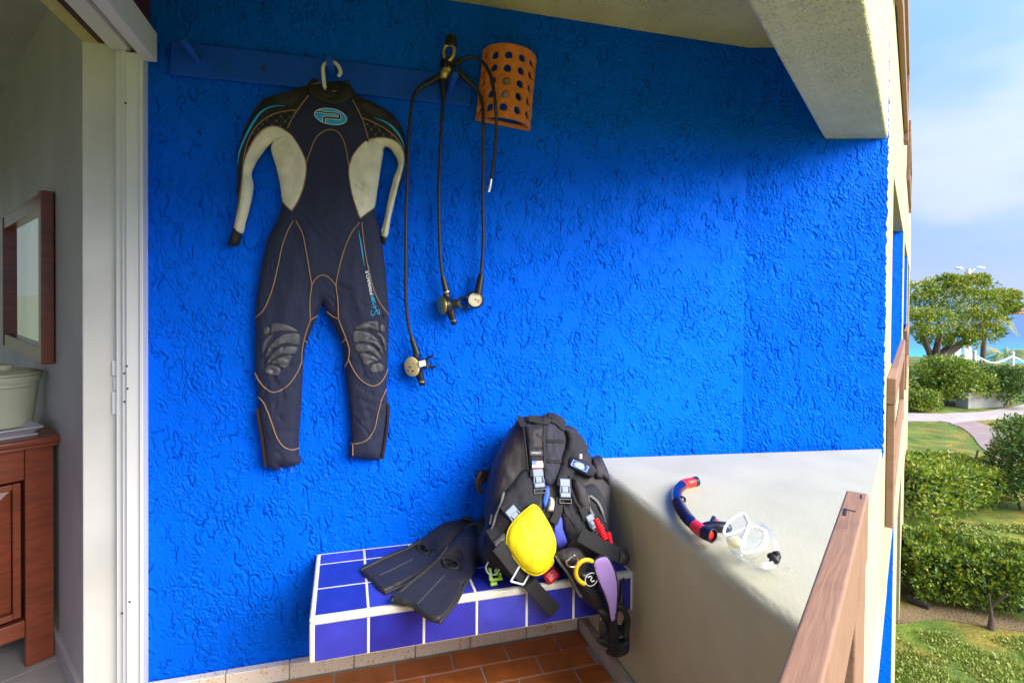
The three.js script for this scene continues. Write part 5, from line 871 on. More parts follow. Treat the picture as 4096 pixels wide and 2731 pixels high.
  { const q = BP.at(C(300, 1195), 0.05), z = hB(...q) + 0.044, m = join([new RoundedBoxGeometry(0.052, 0.036, 0.010, 2, 0.004), new RoundedBoxGeometry(0.046, 0.007, 0.016, 2, 0.003).translate(0, -0.006, 0.002), new RoundedBoxGeometry(0.046, 0.007, 0.016, 2, 0.003).translate(0, 0.010, 0.002)]).rotateZ(0.55); m.translate(q[0], q[1], z); part(t, 'slide_buckle', m.applyMatrix4(BP.m), M.plastic); }
  // zips
  const zip = P => { const L = riding(P, 0.030).map(([x, y, o]) => b3(x, y, o)); part(t, 'zip', ribbon(L, 0.012, 0.004, bN), M.plastic); const c = new THREE.CatmullRomCurve3(L), g = [], n = Math.round(c.getLength() / 0.006); for (let i = 0; i < n; i++) { const p = c.getPointAt(i / n).addScaledVector(bN, 0.0025); g.push(new THREE.BoxGeometry(0.004, 0.0025, 0.002).translate(p.x, p.y, p.z)); } part(t, 'zip_teeth', g, mat([0.25, 0.25, 0.28], 0.4)).userData.kind = 'stuff'; };
  zip([[345, 775], [325, 850], [280, 960], [250, 1060], [225, 1100]]); zip([[248, 960], [232, 1040]]); zip([[1050, 800], [1062, 900], [1100, 970]]); zip([[1070, 800], [1130, 850], [1170, 930], [1200, 1030]]);
  cord(riding([[900, 640], [912, 760], [950, 860], [1010, 950]], 0.030), 0.004, M.web); cord(riding([[846, 840], [860, 940], [920, 1020], [985, 1100]], 0.024), 0.004, M.web); cord(riding([[580, 870], [500, 980], [410, 1080]], 0.030), 0.004, M.web);
  // patches: flag, badge, script label
  const flat = (name, P, tx, lift) => { const q = P.map(([x, y]) => { const r = BP.at(C(x, y), 0.06); return BP.world(r[0], r[1], hB(...BP.at(C(x, y), 0.05)) + lift); }); const g = new THREE.BufferGeometry().setFromPoints([q[0], q[1], q[2], q[0], q[2], q[3]]); g.setAttribute('uv', new THREE.Float32BufferAttribute([0, 0, 1, 0, 1, 1, 0, 0, 1, 1, 0, 1], 2)); g.computeVertexNormals(); part(t, name, g, mat([0.9, 0.9, 0.9], 0.6, { map: tx })); };
  piece('flag_patch_back', [[566, 516], [656, 516], [656, 582], [566, 582]], M.tag, { off: 0.023, T: 0.002, sm: 0 });
  flat('flag_patch', [[568, 580], [654, 580], [654, 518], [568, 518]], canvasOf(190, 130, (g, w, h) => { for (let i = 0; i < 13; i++) { g.fillStyle = i % 2 ? '#f4f0f0' : '#d8303c'; g.fillRect(0, i * 10, w, 10); } g.fillStyle = '#2a6cc4'; g.fillRect(0, 0, 84, 70); g.fillStyle = '#f4f6ff'; for (let j = 0; j < 5; j++) for (let i = 0; i < 6; i++) g.fillRect(7 + i * 13, 7 + j * 13, 4, 4); }), 0.0275);
  piece('script_label_back', [[546, 430], [662, 428], [662, 476], [548, 478]], M.web, { off: 0.022, T: 0.0025, sm: 0 });
  flat('script_label', [[550, 474], [658, 472], [658, 432], [550, 434]], canvasOf(320, 120, (g, w, h) => { g.fillStyle = '#14141a'; g.fillRect(0, 0, w, h); g.strokeStyle = '#3a3a46'; g.lineWidth = 4; g.strokeRect(6, 6, w - 12, h - 12); g.translate(w / 2, h / 2); g.rotate(Math.PI); g.fillStyle = '#d8d4dc'; g.font = 'italic bold 64px serif'; g.textAlign = 'center'; g.textBaseline = 'middle'; g.fillText('Cylinaz', 0, 0); }), 0.0275);
  const tongue = piece('badge_strap', [[870, 500], [905, 478], [1060, 560], [1092, 600], [1062, 660], [1020, 650], [860, 570]], M.cloth, { off: 0.030, T: 0.008, sm: 0 });
  flat('badge', [[876, 560], [1012, 622], [1034, 574], [898, 508]], canvasOf(256, 128, (g, w, h) => { g.fillStyle = '#24489c'; g.fillRect(0, 0, w, h); g.strokeStyle = '#a8c8f0'; g.lineWidth = 7; g.strokeRect(12, 12, w - 24, h - 24); g.fillStyle = '#b8dcf4'; g.beginPath(); g.ellipse(w / 2, h / 2, 82, 40, 0, 0, TAU); g.fill(); g.strokeStyle = '#24489c'; g.lineWidth = 9; g.beginPath(); g.moveTo(50, 54); g.lineTo(170, 52); g.stroke(); g.beginPath(); g.moveTo(110, 104); g.lineTo(112, 78); g.lineTo(190, 76); g.stroke(); }), 0.0395);
  { const q = b3(988, 472, 0.115), m = new RoundedBoxGeometry(0.012, 0.018, 0.008, 2, 0.003); m.translate(q.x, q.y, q.z); part(t, 'clip', m, mat([0.5, 0.5, 0.55], 0.3)); }
  // tank strap with its cam clasp sticking out to the left
  part(t, 'tank_strap', ribbon([hitZ(C(300, 622), 0.10), hitZ(C(220, 628), 0.085), hitZ(C(160, 640), 0.075), hitZ(C(135, 665), 0.07)], 0.046, 0.004, V(-0.2, 0.1, 1)), M.web);
  part(t, 'cam_clasp', (() => { const p = [hitZ(C(150, 615), 0.085), hitZ(C(125, 690), 0.085), hitZ(C(152, 768), 0.085)]; return join([tube(p, 0.010, { radial: 8 }), tube([hitZ(C(172, 662), 0.095), hitZ(C(150, 690), 0.098), hitZ(C(160, 740), 0.095)], 0.004, { radial: 6 })]); })(), mat([0.10, 0.05, 0.03], 0.35));
  part(t, 'waist_band', ribbon([hitZ(C(262, 960), 0.20), hitZ(C(215, 990), 0.20), hitZ(C(180, 1060), 0.22), hitZ(C(190, 1100), 0.25)], 0.05, 0.006, V(-0.3, 0.2, 0.9)), M.web);
  part(t, 'dump_cord', tube([hitZ(C(205, 1095), 0.31), hitZ(C(204, 1150), 0.32), hitZ(C(205, 1210), 0.33)], 0.006, { radial: 8 }), M.red);
  // red inflator hose fitting on the right side
  { const a = b3(1112, 992, 0.135), b = b3(1195, 1170, 0.135), g = [], d = b.clone().sub(a), n = 9; for (let i = 0; i < n; i++) { const r = i < 3 ? 0.0105 : i < 5 ? 0.0155 : 0.0125; g.push(turned(a.clone().addScaledVector(d, i / n), d, [[0, 0], [0, r * 0.8], [0.003, r], [d.length() / n * 0.7, r], [d.length() / n, r * 0.8], [d.length() / n, 0]], 16)); } part(t, 'whistle', g, M.red, 'ribbed red plastic whistle'); part(t, 'whistle_tab', rod(b3(1215, 1112, 0.13), b3(1248, 1222, 0.12), 0.012, 0.007, 8), M.red); }
  // waist straps: the left one runs down over the bench front, the right one ends in a round tab
  part(t, 'waist_strap', ribbon([b3(295, 1215, 0.105), b3(380, 1320, 0.10), b3(460, 1420, 0.09), b3(520, 1470, 0.080)], 0.050, 0.005, bN), M.web);
  { const q = b3(492, 1466, 0.085), rg = []; const u = V(0.82, -0.36, -0.1).normalize(), w = V(-0.55, -0.75, 0.3).normalize(); const c4 = [[-1, -1], [1, -1], [1, 1], [-1, 1]].map(([i, j]) => q.clone().addScaledVector(u, 0.024 * j).addScaledVector(w.clone().cross(u).cross(u).normalize(), 0).addScaledVector(V(0.6, 0.75, -0.2).normalize(), 0.026 * i)); for (let i = 0; i < 4; i++) rg.push(rod(c4[i], c4[(i + 1) % 4], 0.0032, 0.0032, 8)); part(t, 'strap_ring', rg, M.print); }
  part(t, 'strap_end', ribbon([hitZ(Z(205, 410), 0.44), hitZ(Z(290, 450), 0.452), hitZ(Z(330, 500), 0.470), hitZ(Z(430, 620), 0.473), hitZ(Z(600, 800), 0.468)], 0.047, 0.004, V(0, 0.15, 1)), M.web);
  part(t, 'waist_strap', ribbon([b3(985, 1125, 0.125), b3(1080, 1180, 0.135), b3(1190, 1240, 0.135), b3(1320, 1300, 0.115), b3(1375, 1318, 0.105)], 0.052, 0.005, bN), M.web);
  { const P = smooth([[1312, 1250], [1370, 1258], [1408, 1300], [1404, 1350], [1370, 1378], [1318, 1372]].map(([x, y]) => BP.at(C(x, y), 0.11)), 3); part(t, 'strap_tab', puff(P, { T: 0.012, R: 0.012, seg: 0.014 }).translate(0, 0, 0.102).applyMatrix4(BP.m), M.plastic); part(t, 'strap_bar', rod(b3(1330, 1262, 0.122), b3(1322, 1368, 0.122), 0.004, 0.004, 8), M.rubber); }
  piece('belt_panel', [[985, 1090], [1020, 1120], [1040, 1200], [1065, 1300], [980, 1330], [900, 1300], [870, 1220], [920, 1160]], mat([0.040, 0.030, 0.034], 0.75, { bumpMap: rep(T_WEAVE, 30), bumpScale: 0.0005 }), { off: 0.030, T: 0.006, sm: 2 });
  // weight pocket hanging over the front edge of the bench
  const Q = (P, off = 0.0) => P.map(([x, y]) => PV.at(Z(x, y), off));
  const hang = (name, P, m, off, T, R = 0.02, sm = 3, label) => part(t, name, puff(sm ? smooth(Q(P, off), sm) : Q(P, off), { seg: 0.014, back: 0.004, front: (x, y, d) => T * round(d / R) + 0.003 * n2(x * 30, y * 22) * sstep(0, 0.012, d) }).translate(0, 0, off).applyMatrix4(PV.m), m, label);
  hang('weight_pocket', [[592, 190], [700, 120], [860, 120], [970, 320], [1060, 540], [1125, 650], [1105, 720], [1040, 778], [970, 742], [890, 650], [800, 500], [700, 350]], M.clothShell, 0.006, 0.030, 0.03);
  hang('pocket_pleat', [[950, 580], [1060, 540], [1120, 650], [1100, 700], [990, 710], [955, 650]], M.cloth, 0.020, 0.014, 0.02);
  hang('pocket_lining', [[745, 260], [790, 215], [840, 290], [860, 360], [840, 400], [780, 330]], mat([0.10, 0.09, 0.50], 0.7), 0.030, 0.004, 0.008, 2);
  hang('release_tab', [[850, 400], [920, 372], [1010, 350], [1060, 420], [1070, 510], [1000, 548], [930, 500]], M.plastic, 0.034, 0.014, 0.02);
  { const z0 = [[600, 200], [660, 290], [720, 370], [780, 470], [840, 590], [880, 640]].map(q => hitZ(Z(...q), 0.505)); part(t, 'zip', ribbon(z0, 0.012, 0.004, V(0, 0, 1)), M.plastic); const c = new THREE.CatmullRomCurve3(z0), g = []; for (let i = 0; i < 40; i++) { const p = c.getPointAt(i / 40); g.push(new THREE.BoxGeometry(0.007, 0.003, 0.003).translate(p.x, p.y, p.z + 0.003)); } part(t, 'zip_teeth', g, mat([0.12, 0.12, 0.13], 0.4)).userData.kind = 'stuff'; }
  const dr = Z(780, 255); part(t, 'd_ring', join([tube([[718, 262], [730, 300], [775, 322], [825, 300], [842, 250], [825, 205], [800, 192]].map(q => hitZ(Z(...q), 0.528)), 0.0032, { radial: 8 }), rod(hitZ(Z(715, 262), 0.528), hitZ(Z(800, 190), 0.528), 0.0032, 0.0032, 8)]), M.chrome);
  { const rr = [[990, 255], [940, 240], [880, 258], [835, 310], [818, 370], [830, 430], [860, 470], [905, 498]].map(q => hitZ(Z(...q), 0.532)); part(t, 'pull_ring', tube(rr, 0.0072, { radial: 10 }), M.yellowRing, 'yellow plastic pull ring'); }
  { // round mark on the release tab
    const c = hitZ(Z(985, 450), 0.527), k = 0.0225; const sg = new THREE.RingGeometry(0.020, 0.0225, 28).translate(c.x, c.y, c.z + 0.001); part(t, 'tab_mark', join([sg, ribbon([V(c.x - 0.012, c.y + 0.008, c.z), V(c.x + 0.004, c.y + 0.010, c.z), V(c.x - 0.003, c.y - 0.008, c.z), V(c.x + 0.012, c.y - 0.006, c.z)], 0.004, 0.002, V(0, 0, 1))]), M.print); }
  // yellow pouch in front
  const y = thing('yellow_pouch', 'bright yellow rounded fabric pouch lying against the black vest', 'pouch', null, V(0.62, 0.43, 0.45));
  const yp = smooth(BPat([[604, 872], [644, 896], [700, 978], [756, 1080], [788, 1180], [782, 1280], [766, 1312], [772, 1352], [735, 1402], [690, 1440], [640, 1460], [596, 1456], [530, 1420], [470, 1352], [392, 1240], [378, 1182], [396, 1082], [460, 990], [548, 908]]), 3);
  function BPat(P) { return P.map(([x, yy]) => BP.at(C(x, yy), 0.115)); }
  part(y, 'cover', puff(yp, { seg: 0.014, back: 0.012, front: (x, yy, d) => { const q = Math.exp(-(((x - yp[0][0] - 0.02) * 3 + (yy - yp[0][1] + 0.24) * 4) ** 2) * 900); return 0.040 * round(d / 0.075) + (0.0050 * n2(x * 13, yy * 10) + 0.0022 * n2(x * 34, yy * 22)) * sstep(0, 0.04, d) - 0.002 * sstep(0.02, 0, Math.abs(d - 0.03 + 0.012 * n2(x * 8, yy * 8))) ; } }).translate(0, 0, 0.098).applyMatrix4(BP.m), M.yellow);
  part(y, 'binding', tube(yp.filter((_, i) => i % 3 === 0).map(([x, yy]) => BP.world(x, yy, 0.099)), 0.0035, { closed: true, radial: 6, seg: 160 }), mat([0.72, 0.56, 0.004], 0.7));
  // mask hanging from the vest by its lilac strap, before the bench front
  const m = thing('black_mask', 'black diving mask hung by a lilac strap before the right end of the bench', 'diving mask', null, hitZ(Z(1220, 900), 0.48));
  const hg = (name, P, mm, off, T, R, sm = 3, par = m, holes = [], zoff) => part(par, name, puff(sm ? smooth(Q(P, off), sm) : Q(P, off), { seg: 0.014, back: 0.004, holes: holes.map(h => smooth(Q(h, off), 4)), front: (x, yy, d) => T * round(d / R) }).translate(0, 0, off).applyMatrix4(PV.m), mm);
  const st = [[1000, 262], [1012, 245], [1062, 212], [1120, 200], [1172, 206], [1232, 320], [1264, 420], [1282, 560], [1272, 760], [1258, 880], [1236, 928], [1212, 932], [1186, 890], [1168, 760], [1112, 600], [1050, 460], [1006, 330]];
  hg('strap_edge', st, M.rubber, 0.058, 0.006, 0.008);
  hg('strap', [[1018, 272], [1062, 228], [1120, 214], [1164, 222], [1220, 328], [1250, 422], [1266, 560], [1256, 760], [1246, 860], [1228, 908], [1212, 912], [1196, 870], [1180, 760], [1126, 598], [1064, 458], [1022, 330]], M.lilac, 0.0625, 0.004, 0.008);
  part(m, 'strap_tail', ribbon([hitZ(Z(1222, 900), 0.53), hitZ(Z(1228, 1000), 0.53), hitZ(Z(1240, 1170), 0.53)], 0.031, 0.004, V(0, 0, 1)), M.web);
  part(m, 'buckle', (() => { const p = hitZ(Z(1240, 1190), 0.531), g = new RoundedBoxGeometry(0.036, 0.030, 0.012, 2, 0.003); const g2 = new RoundedBoxGeometry(0.030, 0.012, 0.014, 2, 0.003).translate(0, -0.012, 0.004); return join([g, g2]).rotateZ(-0.03).translate(p.x, p.y, p.z); })(), M.plastic);
  hg('frame', [[1042, 760], [1128, 740], [1190, 720], [1285, 728], [1335, 742], [1384, 800], [1388, 1010], [1384, 1212], [1310, 1268], [1240, 1280], [1180, 1236], [1152, 1180], [1112, 1166], [1062, 1132], [1052, 1104], [1092, 1050], [1110, 960], [1098, 880], [1066, 830]], M.rubber, 0.022, 0.026, 0.03, 3, m, [[[1282, 776], [1326, 790], [1346, 850], [1332, 905], [1308, 944], [1262, 924], [1266, 830]], [[1276, 1064], [1328, 1036], [1340, 1062], [1326, 1080], [1284, 1090]]]);
  part(m, 'rim', join([tube([[1290, 742], [1340, 790], [1378, 880], [1376, 960], [1352, 1060]].map(q => hitZ(Z(...q), 0.520)), 0.010, { radial: 10 }), tube([[1062, 1112], [1110, 1120], [1180, 1150], [1200, 1150]].map(q => hitZ(Z(...q), 0.518)), 0.007, { radial: 8 }), tube([[1170, 1230], [1240, 1262], [1310, 1250], [1376, 1196]].map(q => hitZ(Z(...q), 0.515)), 0.008, { radial: 8 })]), M.rubber);
  part(m, 'strap_lug', join([rod(hitZ(Z(1318, 640), 0.500), hitZ(Z(1290, 735), 0.505), 0.010, 0.013, 10), tube([hitZ(Z(1335, 450), 0.48), hitZ(Z(1318, 560), 0.49), hitZ(Z(1310, 640), 0.50)], 0.0055, { radial: 6 })]), M.plastic);
  part(m, 'skirt_nose', (() => { const P = [[1085, 870], [1120, 900], [1160, 960], [1150, 1060], [1090, 1090]]; return puff(smooth(Q(P, 0.05), 3), { T: 0.012, R: 0.02, seg: 0.014 }).translate(0, 0, 0.046).applyMatrix4(PV.m); })(), mat([0.03, 0.03, 0.035], 0.15));
  // small things on the bench top
  const k = thing('lime_clip', 'lime green plastic clip on a white key ring, on the bench tiles', 'clip', null, hitY(C(265, 1490), 0.432)), kc = hitY(C(252, 1405), 0.47);
  part(k, 'ring', tube([[215, 1355], [195, 1395], [208, 1440], [240, 1462], [285, 1450], [308, 1415]].map(q => hitZ(C(...q), 0.40)), 0.0026, { radial: 8 }), M.print);
  part(k, 'clip', (() => { const p = hitZ(C(266, 1485), 0.40), s = (x, y, w, h) => new RoundedBoxGeometry(w, h, 0.010, 2, 0.003).translate(x, y, 0); const g = join([s(-0.012, 0.012, 0.012, 0.040), s(0.008, 0.016, 0.010, 0.022), s(0.006, -0.006, 0.044, 0.010), s(-0.004, -0.018, 0.024, 0.012), s(0.020, 0.004, 0.010, 0.018)]); return g.rotateX(-0.5).translate(p.x, p.y, p.z); })(), M.lime);
  const w = thing('red_lobster_clip', 'small rounded red plastic tag on the bench beside the yellow pouch', 'tag', null, hitY(C(742, 1470), 0.432)), wc = hitZ(C(742, 1466), 0.440);
  part(w, 'body', (() => { const g = new RoundedBoxGeometry(0.050, 0.040, 0.022, 4, 0.010); g.rotateZ(0.55).rotateX(-0.5); return g.translate(wc.x, wc.y, wc.z); })(), M.red);
  part(w, 'mark', join([ribbon([[725, 1458], [738, 1482], [752, 1490]].map(q => hitZ(C(...q), 0.4545)), 0.003, 0.001, V(0, 0.4, 1)), ribbon([[738, 1476], [752, 1456]].map(q => hitZ(C(...q), 0.4545)), 0.003, 0.001, V(0, 0.4, 1))]), mat([0.9, 0.45, 0.45], 0.5));
  part(w, 'cord', tube([[760, 1392], [790, 1402], [798, 1430], [780, 1448]].map(q => hitZ(C(...q), 0.43)), 0.004, { radial: 6 }), M.plastic);
}
// ---------------------------------------------------------------- pair of fins on the bench
{
  const Zt = (x, y) => [1180 + x / 1.656, 1950 + y / 1.656];
  const fin = (label, P, tip, heel, holeP, ribs, mark, lift, openP) => {
    const FP = plane(V(0.3, 0.434 + lift, 0.25), V(0, 1, 0), V(0, 0, -1)), loc = L => L.map(q => FP.at(Zt(...q), 0.012));
    const A = FP.at(Zt(...tip), 0.01), Bp = FP.at(Zt(...heel), 0.01), dx = Bp[0] - A[0], dy = Bp[1] - A[1], LL = dx * dx + dy * dy, along = (x, y) => clamp(((x - A[0]) * dx + (y - A[1]) * dy) / LL);
    const O = smooth(loc(P), 4);
    const hF = (x, y, d) => { const s = along(x, y), foot = sstep(0.46, 0.66, s); return lerp(0.010 * round(d / 0.006), (0.012 + 0.052 * sstep(0.50, 0.85, s)) * round(d / 0.055), foot) + 0.0008 * n2(x * 20, y * 20); };
    const hole = smooth(loc(holeP), 5);
    const t = thing('swim_fin', label, 'fin', 'pair of black rubber fins', FP.world(A[0], A[1]));
    const bodyG = puff(O, { seg: 0.012, back: 0.006, holes: [hole], front: hF }); part(t, 'blade', bodyG.applyMatrix4(FP.m), M.rubber);
    const onTop = (L, lift2 = 0) => L.map(q => { const [x, y] = FP.at(Zt(...q), 0.02), d = edgeDist(x, y, O) * (inside(x, y, O) ? 1 : 0); return FP.world(x, y, hF(x, y, d) + lift2); });
    part(t, 'toe_hole_shade', puff(hole, { seg: 0.012, back: 0.002, front: () => 0.004 }).translate(0, 0, -0.004).applyMatrix4(FP.m), M.dark);  // dark sheet in the toe hole stands in for the shade inside
    part(t, 'toe_rim', tube(hole.filter((_, i) => i % 2 === 0).map(([x, y]) => FP.world(x, y, hF(x, y, edgeDist(x, y, O)) - 0.001)), 0.0045, { closed: true, radial: 8, seg: 60 }), M.rubber);
    for (const r of ribs) part(t, 'rib', tube(onTop(r, 0.001), 0.0062, { radial: 8 }), M.rubber);
    part(t, 'centre_line', tube(onTop(mark, 0.0006), 0.0012, { radial: 5, caps: false }), mat([0.10, 0.10, 0.105], 0.5));
    if (openP) { part(t, 'heel_pocket', tube(onTop(openP, 0.006), 0.008, { radial: 8 }), M.rubber); }
    const lp = mark.slice(-1)[0], e = [lp[0] + (heel[0] - tip[0]) * 0.19, lp[1] + (heel[1] - tip[1]) * 0.19];
    const ov = []; for (let i = 0; i <= 20; i++) ov.push([e[0] + Math.cos(i / 20 * TAU) * 42, e[1] + Math.sin(i / 20 * TAU) * 28]);
    part(t, 'embossed_oval', join([tube(onTop(ov, 0.0002), 0.0016, { radial: 5 }), tube(onTop([[e[0] - 24, e[1] + 10], [e[0] - 12, e[1] - 8], [e[0] + 2, e[1] + 8], [e[0] + 12, e[1] - 8], [e[0] + 24, e[1] + 6]], 0.0002), 0.0016, { radial: 5 })]), M.rubber);
  };
  fin('black rubber fin lying at the back, half under the other fin, nearer the blue wall', [[430, 520], [500, 482], [600, 440], [740, 382], [880, 322], [1040, 262], [1110, 250], [1190, 248], [1215, 275], [1190, 330], [1110, 360], [1010, 420], [900, 500], [800, 566], [700, 620], [640, 650], [585, 668], [500, 592]], [505, 600], [1150, 300], [[815, 380], [850, 384], [886, 425], [868, 432], [828, 418], [812, 396]], [[[440, 522], [600, 448], [740, 390], [830, 350]], [[600, 660], [760, 588], [880, 500], [960, 440]]], [[560, 562], [660, 515], [780, 455]], 0.0, [[1045, 262], [1100, 282], [1170, 284], [1212, 268]]);
  fin('black rubber fin lying in front, its blade tip over the white bench edge', [[630, 712], [720, 640], [830, 552], [930, 466], [1020, 402], [1100, 336], [1180, 300], [1262, 290], [1266, 345], [1250, 425], [1186, 530], [1132, 620], [1062, 740], [992, 830], [952, 858], [900, 850], [780, 772], [690, 738]], [790, 790], [1215, 350], [[985, 482], [1040, 487], [1086, 513], [1076, 530], [1020, 528], [992, 512]], [[[642, 706], [740, 632], [850, 545], [950, 462], [1010, 420]], [[960, 846], [1060, 728], [1130, 606], [1180, 520]]], [[810, 750], [900, 655], [990, 560]], 0.016, [[1130, 322], [1180, 318], [1230, 316], [1262, 302]]);
}
// ---------------------------------------------------------------- snorkel and clear mask on the parapet
{
  const K = (x, y) => [2600 + x / 2.6133, 1800 + y / 2.6133], LY = 0.694, on = (x, y, h = 0.02) => hitY(K(x, y), LY + h);
  const s = thing('snorkel', 'navy blue snorkel with red bands lying on the cream parapet', 'snorkel', null, on(400, 700, 0));
  const c = new THREE.CatmullRomCurve3([[482, 328], [430, 340], [370, 352], [318, 388], [285, 440], [282, 510], [318, 600], [385, 700], [470, 790], [560, 855], [655, 897]].map(q => on(...q, 0.019)), false, 'centripetal');
  const seg = (name, a, b, r, m, label) => { const n = Math.ceil((b - a) * 60) + 2, P = Array.from({ length: n }, (_, i) => c.getPointAt(lerp(a, b, i / (n - 1)))); return part(s, name, new THREE.TubeGeometry(new THREE.CatmullRomCurve3(P), n * 3, r, 20, false), m, label); };
  const red = mat([0.78, 0.020, 0.012], 0.3), nv = M.navy, blk = mat([0.012, 0.013, 0.03], 0.25);
  seg('top_ring', 0, 0.03, 0.0180, blk); seg('red_band', 0.03, 0.155, 0.0176, red, 'red upper band'); seg('tube', 0.155, 0.86, 0.0172, nv); seg('red_band', 0.86, 0.955, 0.0186, red, 'red band at the lower end'); seg('end_cap', 0.945, 1, 0.0196, blk);
  const rb = []; for (let i = 0; i < 26; i++) { const u = 0.50 + i * 0.0115, p = c.getPointAt(u), d = c.getTangentAt(u); rb.push(new THREE.TorusGeometry(0.0175, 0.0013, 5, 20).applyQuaternion(new THREE.Quaternion().setFromUnitVectors(V(0, 0, 1), d)).translate(p.x, p.y, p.z)); } part(s, 'corrugation', rb, nv);
  const e = c.getPointAt(1), ed = c.getTangentAt(1); part(s, 'end_rim', new THREE.TorusGeometry(0.0185, 0.0022, 8, 28).applyQuaternion(new THREE.Quaternion().setFromUnitVectors(V(0, 0, 1), ed)).translate(e.x, e.y, e.z), blk);
  part(s, 'valve', turned(e.clone().addScaledVector(ed, -0.012), ed, [[0, 0], [0, 0.0185], [0.002, 0.0185], [0.0025, 0.0125], [0.008, 0.0118], [0.009, 0]], 24), red, 'red round valve in the end');
  const t0 = c.getPointAt(0), td = c.getTangentAt(0).negate(); part(s, 'top_opening', turned(t0.clone().addScaledVector(td, 0.0005), td, [[0, 0.0178], [0.003, 0.0182], [0.004, 0.0165], [-0.02, 0.0150], [-0.02, 0]], 24), blk);
  part(s, 'mouth_branch', join([tube([on(585, 815, 0.02), on(650, 800, 0.024), on(720, 805, 0.024), on(800, 815, 0.022)], 0.0165, { radial: 14 }), tube([on(640, 770, 0.030), on(660, 735, 0.036), on(668, 712, 0.036)], 0.0075, { radial: 10 }), tube([on(600, 770, 0.03), on(690, 760, 0.032), on(790, 770, 0.03)], 0.006, { radial: 8 })]), blk);
  part(s, 'clip', join([new THREE.SphereGeometry(0.0085, 12, 8).scale(1, 0.7, 1).translate(...on(690, 738, 0.034).toArray())]), red);
  part(s, 'side_clip', tube([on(330, 488, 0.03), on(362, 500, 0.028), on(368, 535, 0.022)], 0.004, { radial: 6 }), blk);
  // mask: two white lens rims, clear skirt, strap with black buckles
  const m = thing('clear_mask', 'white framed diving mask with clear skirt and strap, on the parapet beside the snorkel', 'diving mask', null, on(1000, 1050, 0));
  const MP = plane(on(960, 1080, 0.012), V(-0.25, 0.72, 0.65)), at = (x, y, off = 0) => { const q = MP.at(K(x, y), off); return MP.world(q[0], q[1], off); };
  const LL = [[778, 885], [782, 820], [830, 745], [900, 692], [965, 668], [1000, 682], [1024, 740], [1030, 790], [990, 816], [900, 852]], RL = [[1062, 800], [1120, 806], [1176, 838], [1197, 890], [1190, 950], [1150, 1010], [1085, 1055], [1010, 1072], [962, 1068], [950, 1030], [985, 940], [1015, 850]];
  for (const [L, r] of [[LL, 0.0042], [RL, 0.0040]]) { part(m, 'lens_rim', tube(smooth(L, 3).map(([x, y]) => at(x, y, 0.018)), r, { closed: true, radial: 10, seg: 90 }), M.maskWhite); const P = smooth(L, 3).map(([x, y]) => MP.at(K(x, y), 0.016)); part(m, 'lens', puff(P, { seg: 0.02, back: 0.001, front: () => 0.001 }).translate(0, 0, 0.016).applyMatrix4(MP.m), M.pane); }
  part(m, 'bridge', join([tube([at(1000, 690, 0.018), at(1035, 760, 0.022), at(1060, 800, 0.02)], 0.005, { radial: 8 }), tube([at(1030, 780, 0.020), at(1010, 850, 0.022), at(975, 930, 0.02)], 0.005, { radial: 8 })]), M.maskWhite);
  part(m, 'frame_side', join([tube([at(1110, 1040, 0.012), at(1180, 990, 0.012), at(1220, 930, 0.012), at(1216, 880, 0.014), at(1200, 840, 0.016)], 0.0055, { radial: 8 })]), M.maskWhite);
  const sk = smooth([[800, 905], [850, 935], [905, 905], [990, 850], [1040, 780], [1120, 790], [1220, 850], [1260, 940], [1225, 1050], [1120, 1110], [980, 1120], [900, 1080], [835, 1020], [825, 960]], 3).map(([x, y]) => MP.at(K(x, y), 0.0));
  part(m, 'skirt', puff(sk, { seg: 0.014, back: 0.012, front: (x, y, d) => 0.014 * round(d / 0.03) }).translate(0, 0, -0.004).applyMatrix4(MP.m), M.clearSkirt);
  part(m, 'nose_pocket', (() => { const p = at(900, 960, 0.010), g = new THREE.SphereGeometry(0.022, 18, 12).scale(1.0, 0.65, 1.3); return g.translate(p.x, p.y, p.z); })(), mat([0.92, 0.90, 0.72], 0.2, { transmission: 0.6, thickness: 0 }));
  const strap = P => part(m, 'strap', ribbon(P.map(([x, y, h]) => on(x, y, h)), 0.017, 0.003, V(0, 0.7, 0.7)), M.clearSkirt);
  strap([[1150, 770, 0.03], [1240, 830, 0.03], [1300, 920, 0.025], [1325, 1010, 0.02], [1318, 1080, 0.015]]); strap([[1100, 750, 0.02], [1210, 800, 0.02], [1290, 900, 0.012]]); strap([[880, 1060, 0.012], [960, 1130, 0.012], [1080, 1190, 0.012], [1200, 1212, 0.012], [1300, 1190, 0.012]]); strap([[1330, 1190, 0.006], [1400, 1228, 0.004], [1462, 1262, 0.003]]);
  const bk = (P, h, name = 'buckle') => { const Q = plane(on(1300, 1130, h), V(-0.1, 0.85, 0.5)), g = smooth(P, 3).map(([x, y]) => Q.at(K(x, y), 0)); part(m, name, puff(g, { seg: 0.01, T: 0.009, R: 0.008, back: 0.006 }).applyMatrix4(Q.m), M.plastic); };
  bk([[1228, 1085], [1250, 1072], [1300, 1082], [1376, 1108], [1366, 1150], [1342, 1198], [1300, 1180], [1255, 1140], [1228, 1110]], 0.014); bk([[1284, 1062], [1310, 1054], [1366, 1076], [1362, 1090], [1300, 1078]], 0.020, 'buckle_wing'); bk([[1246, 1148], [1262, 1152], [1312, 1204], [1300, 1212], [1262, 1188]], 0.012, 'buckle_wing');
}
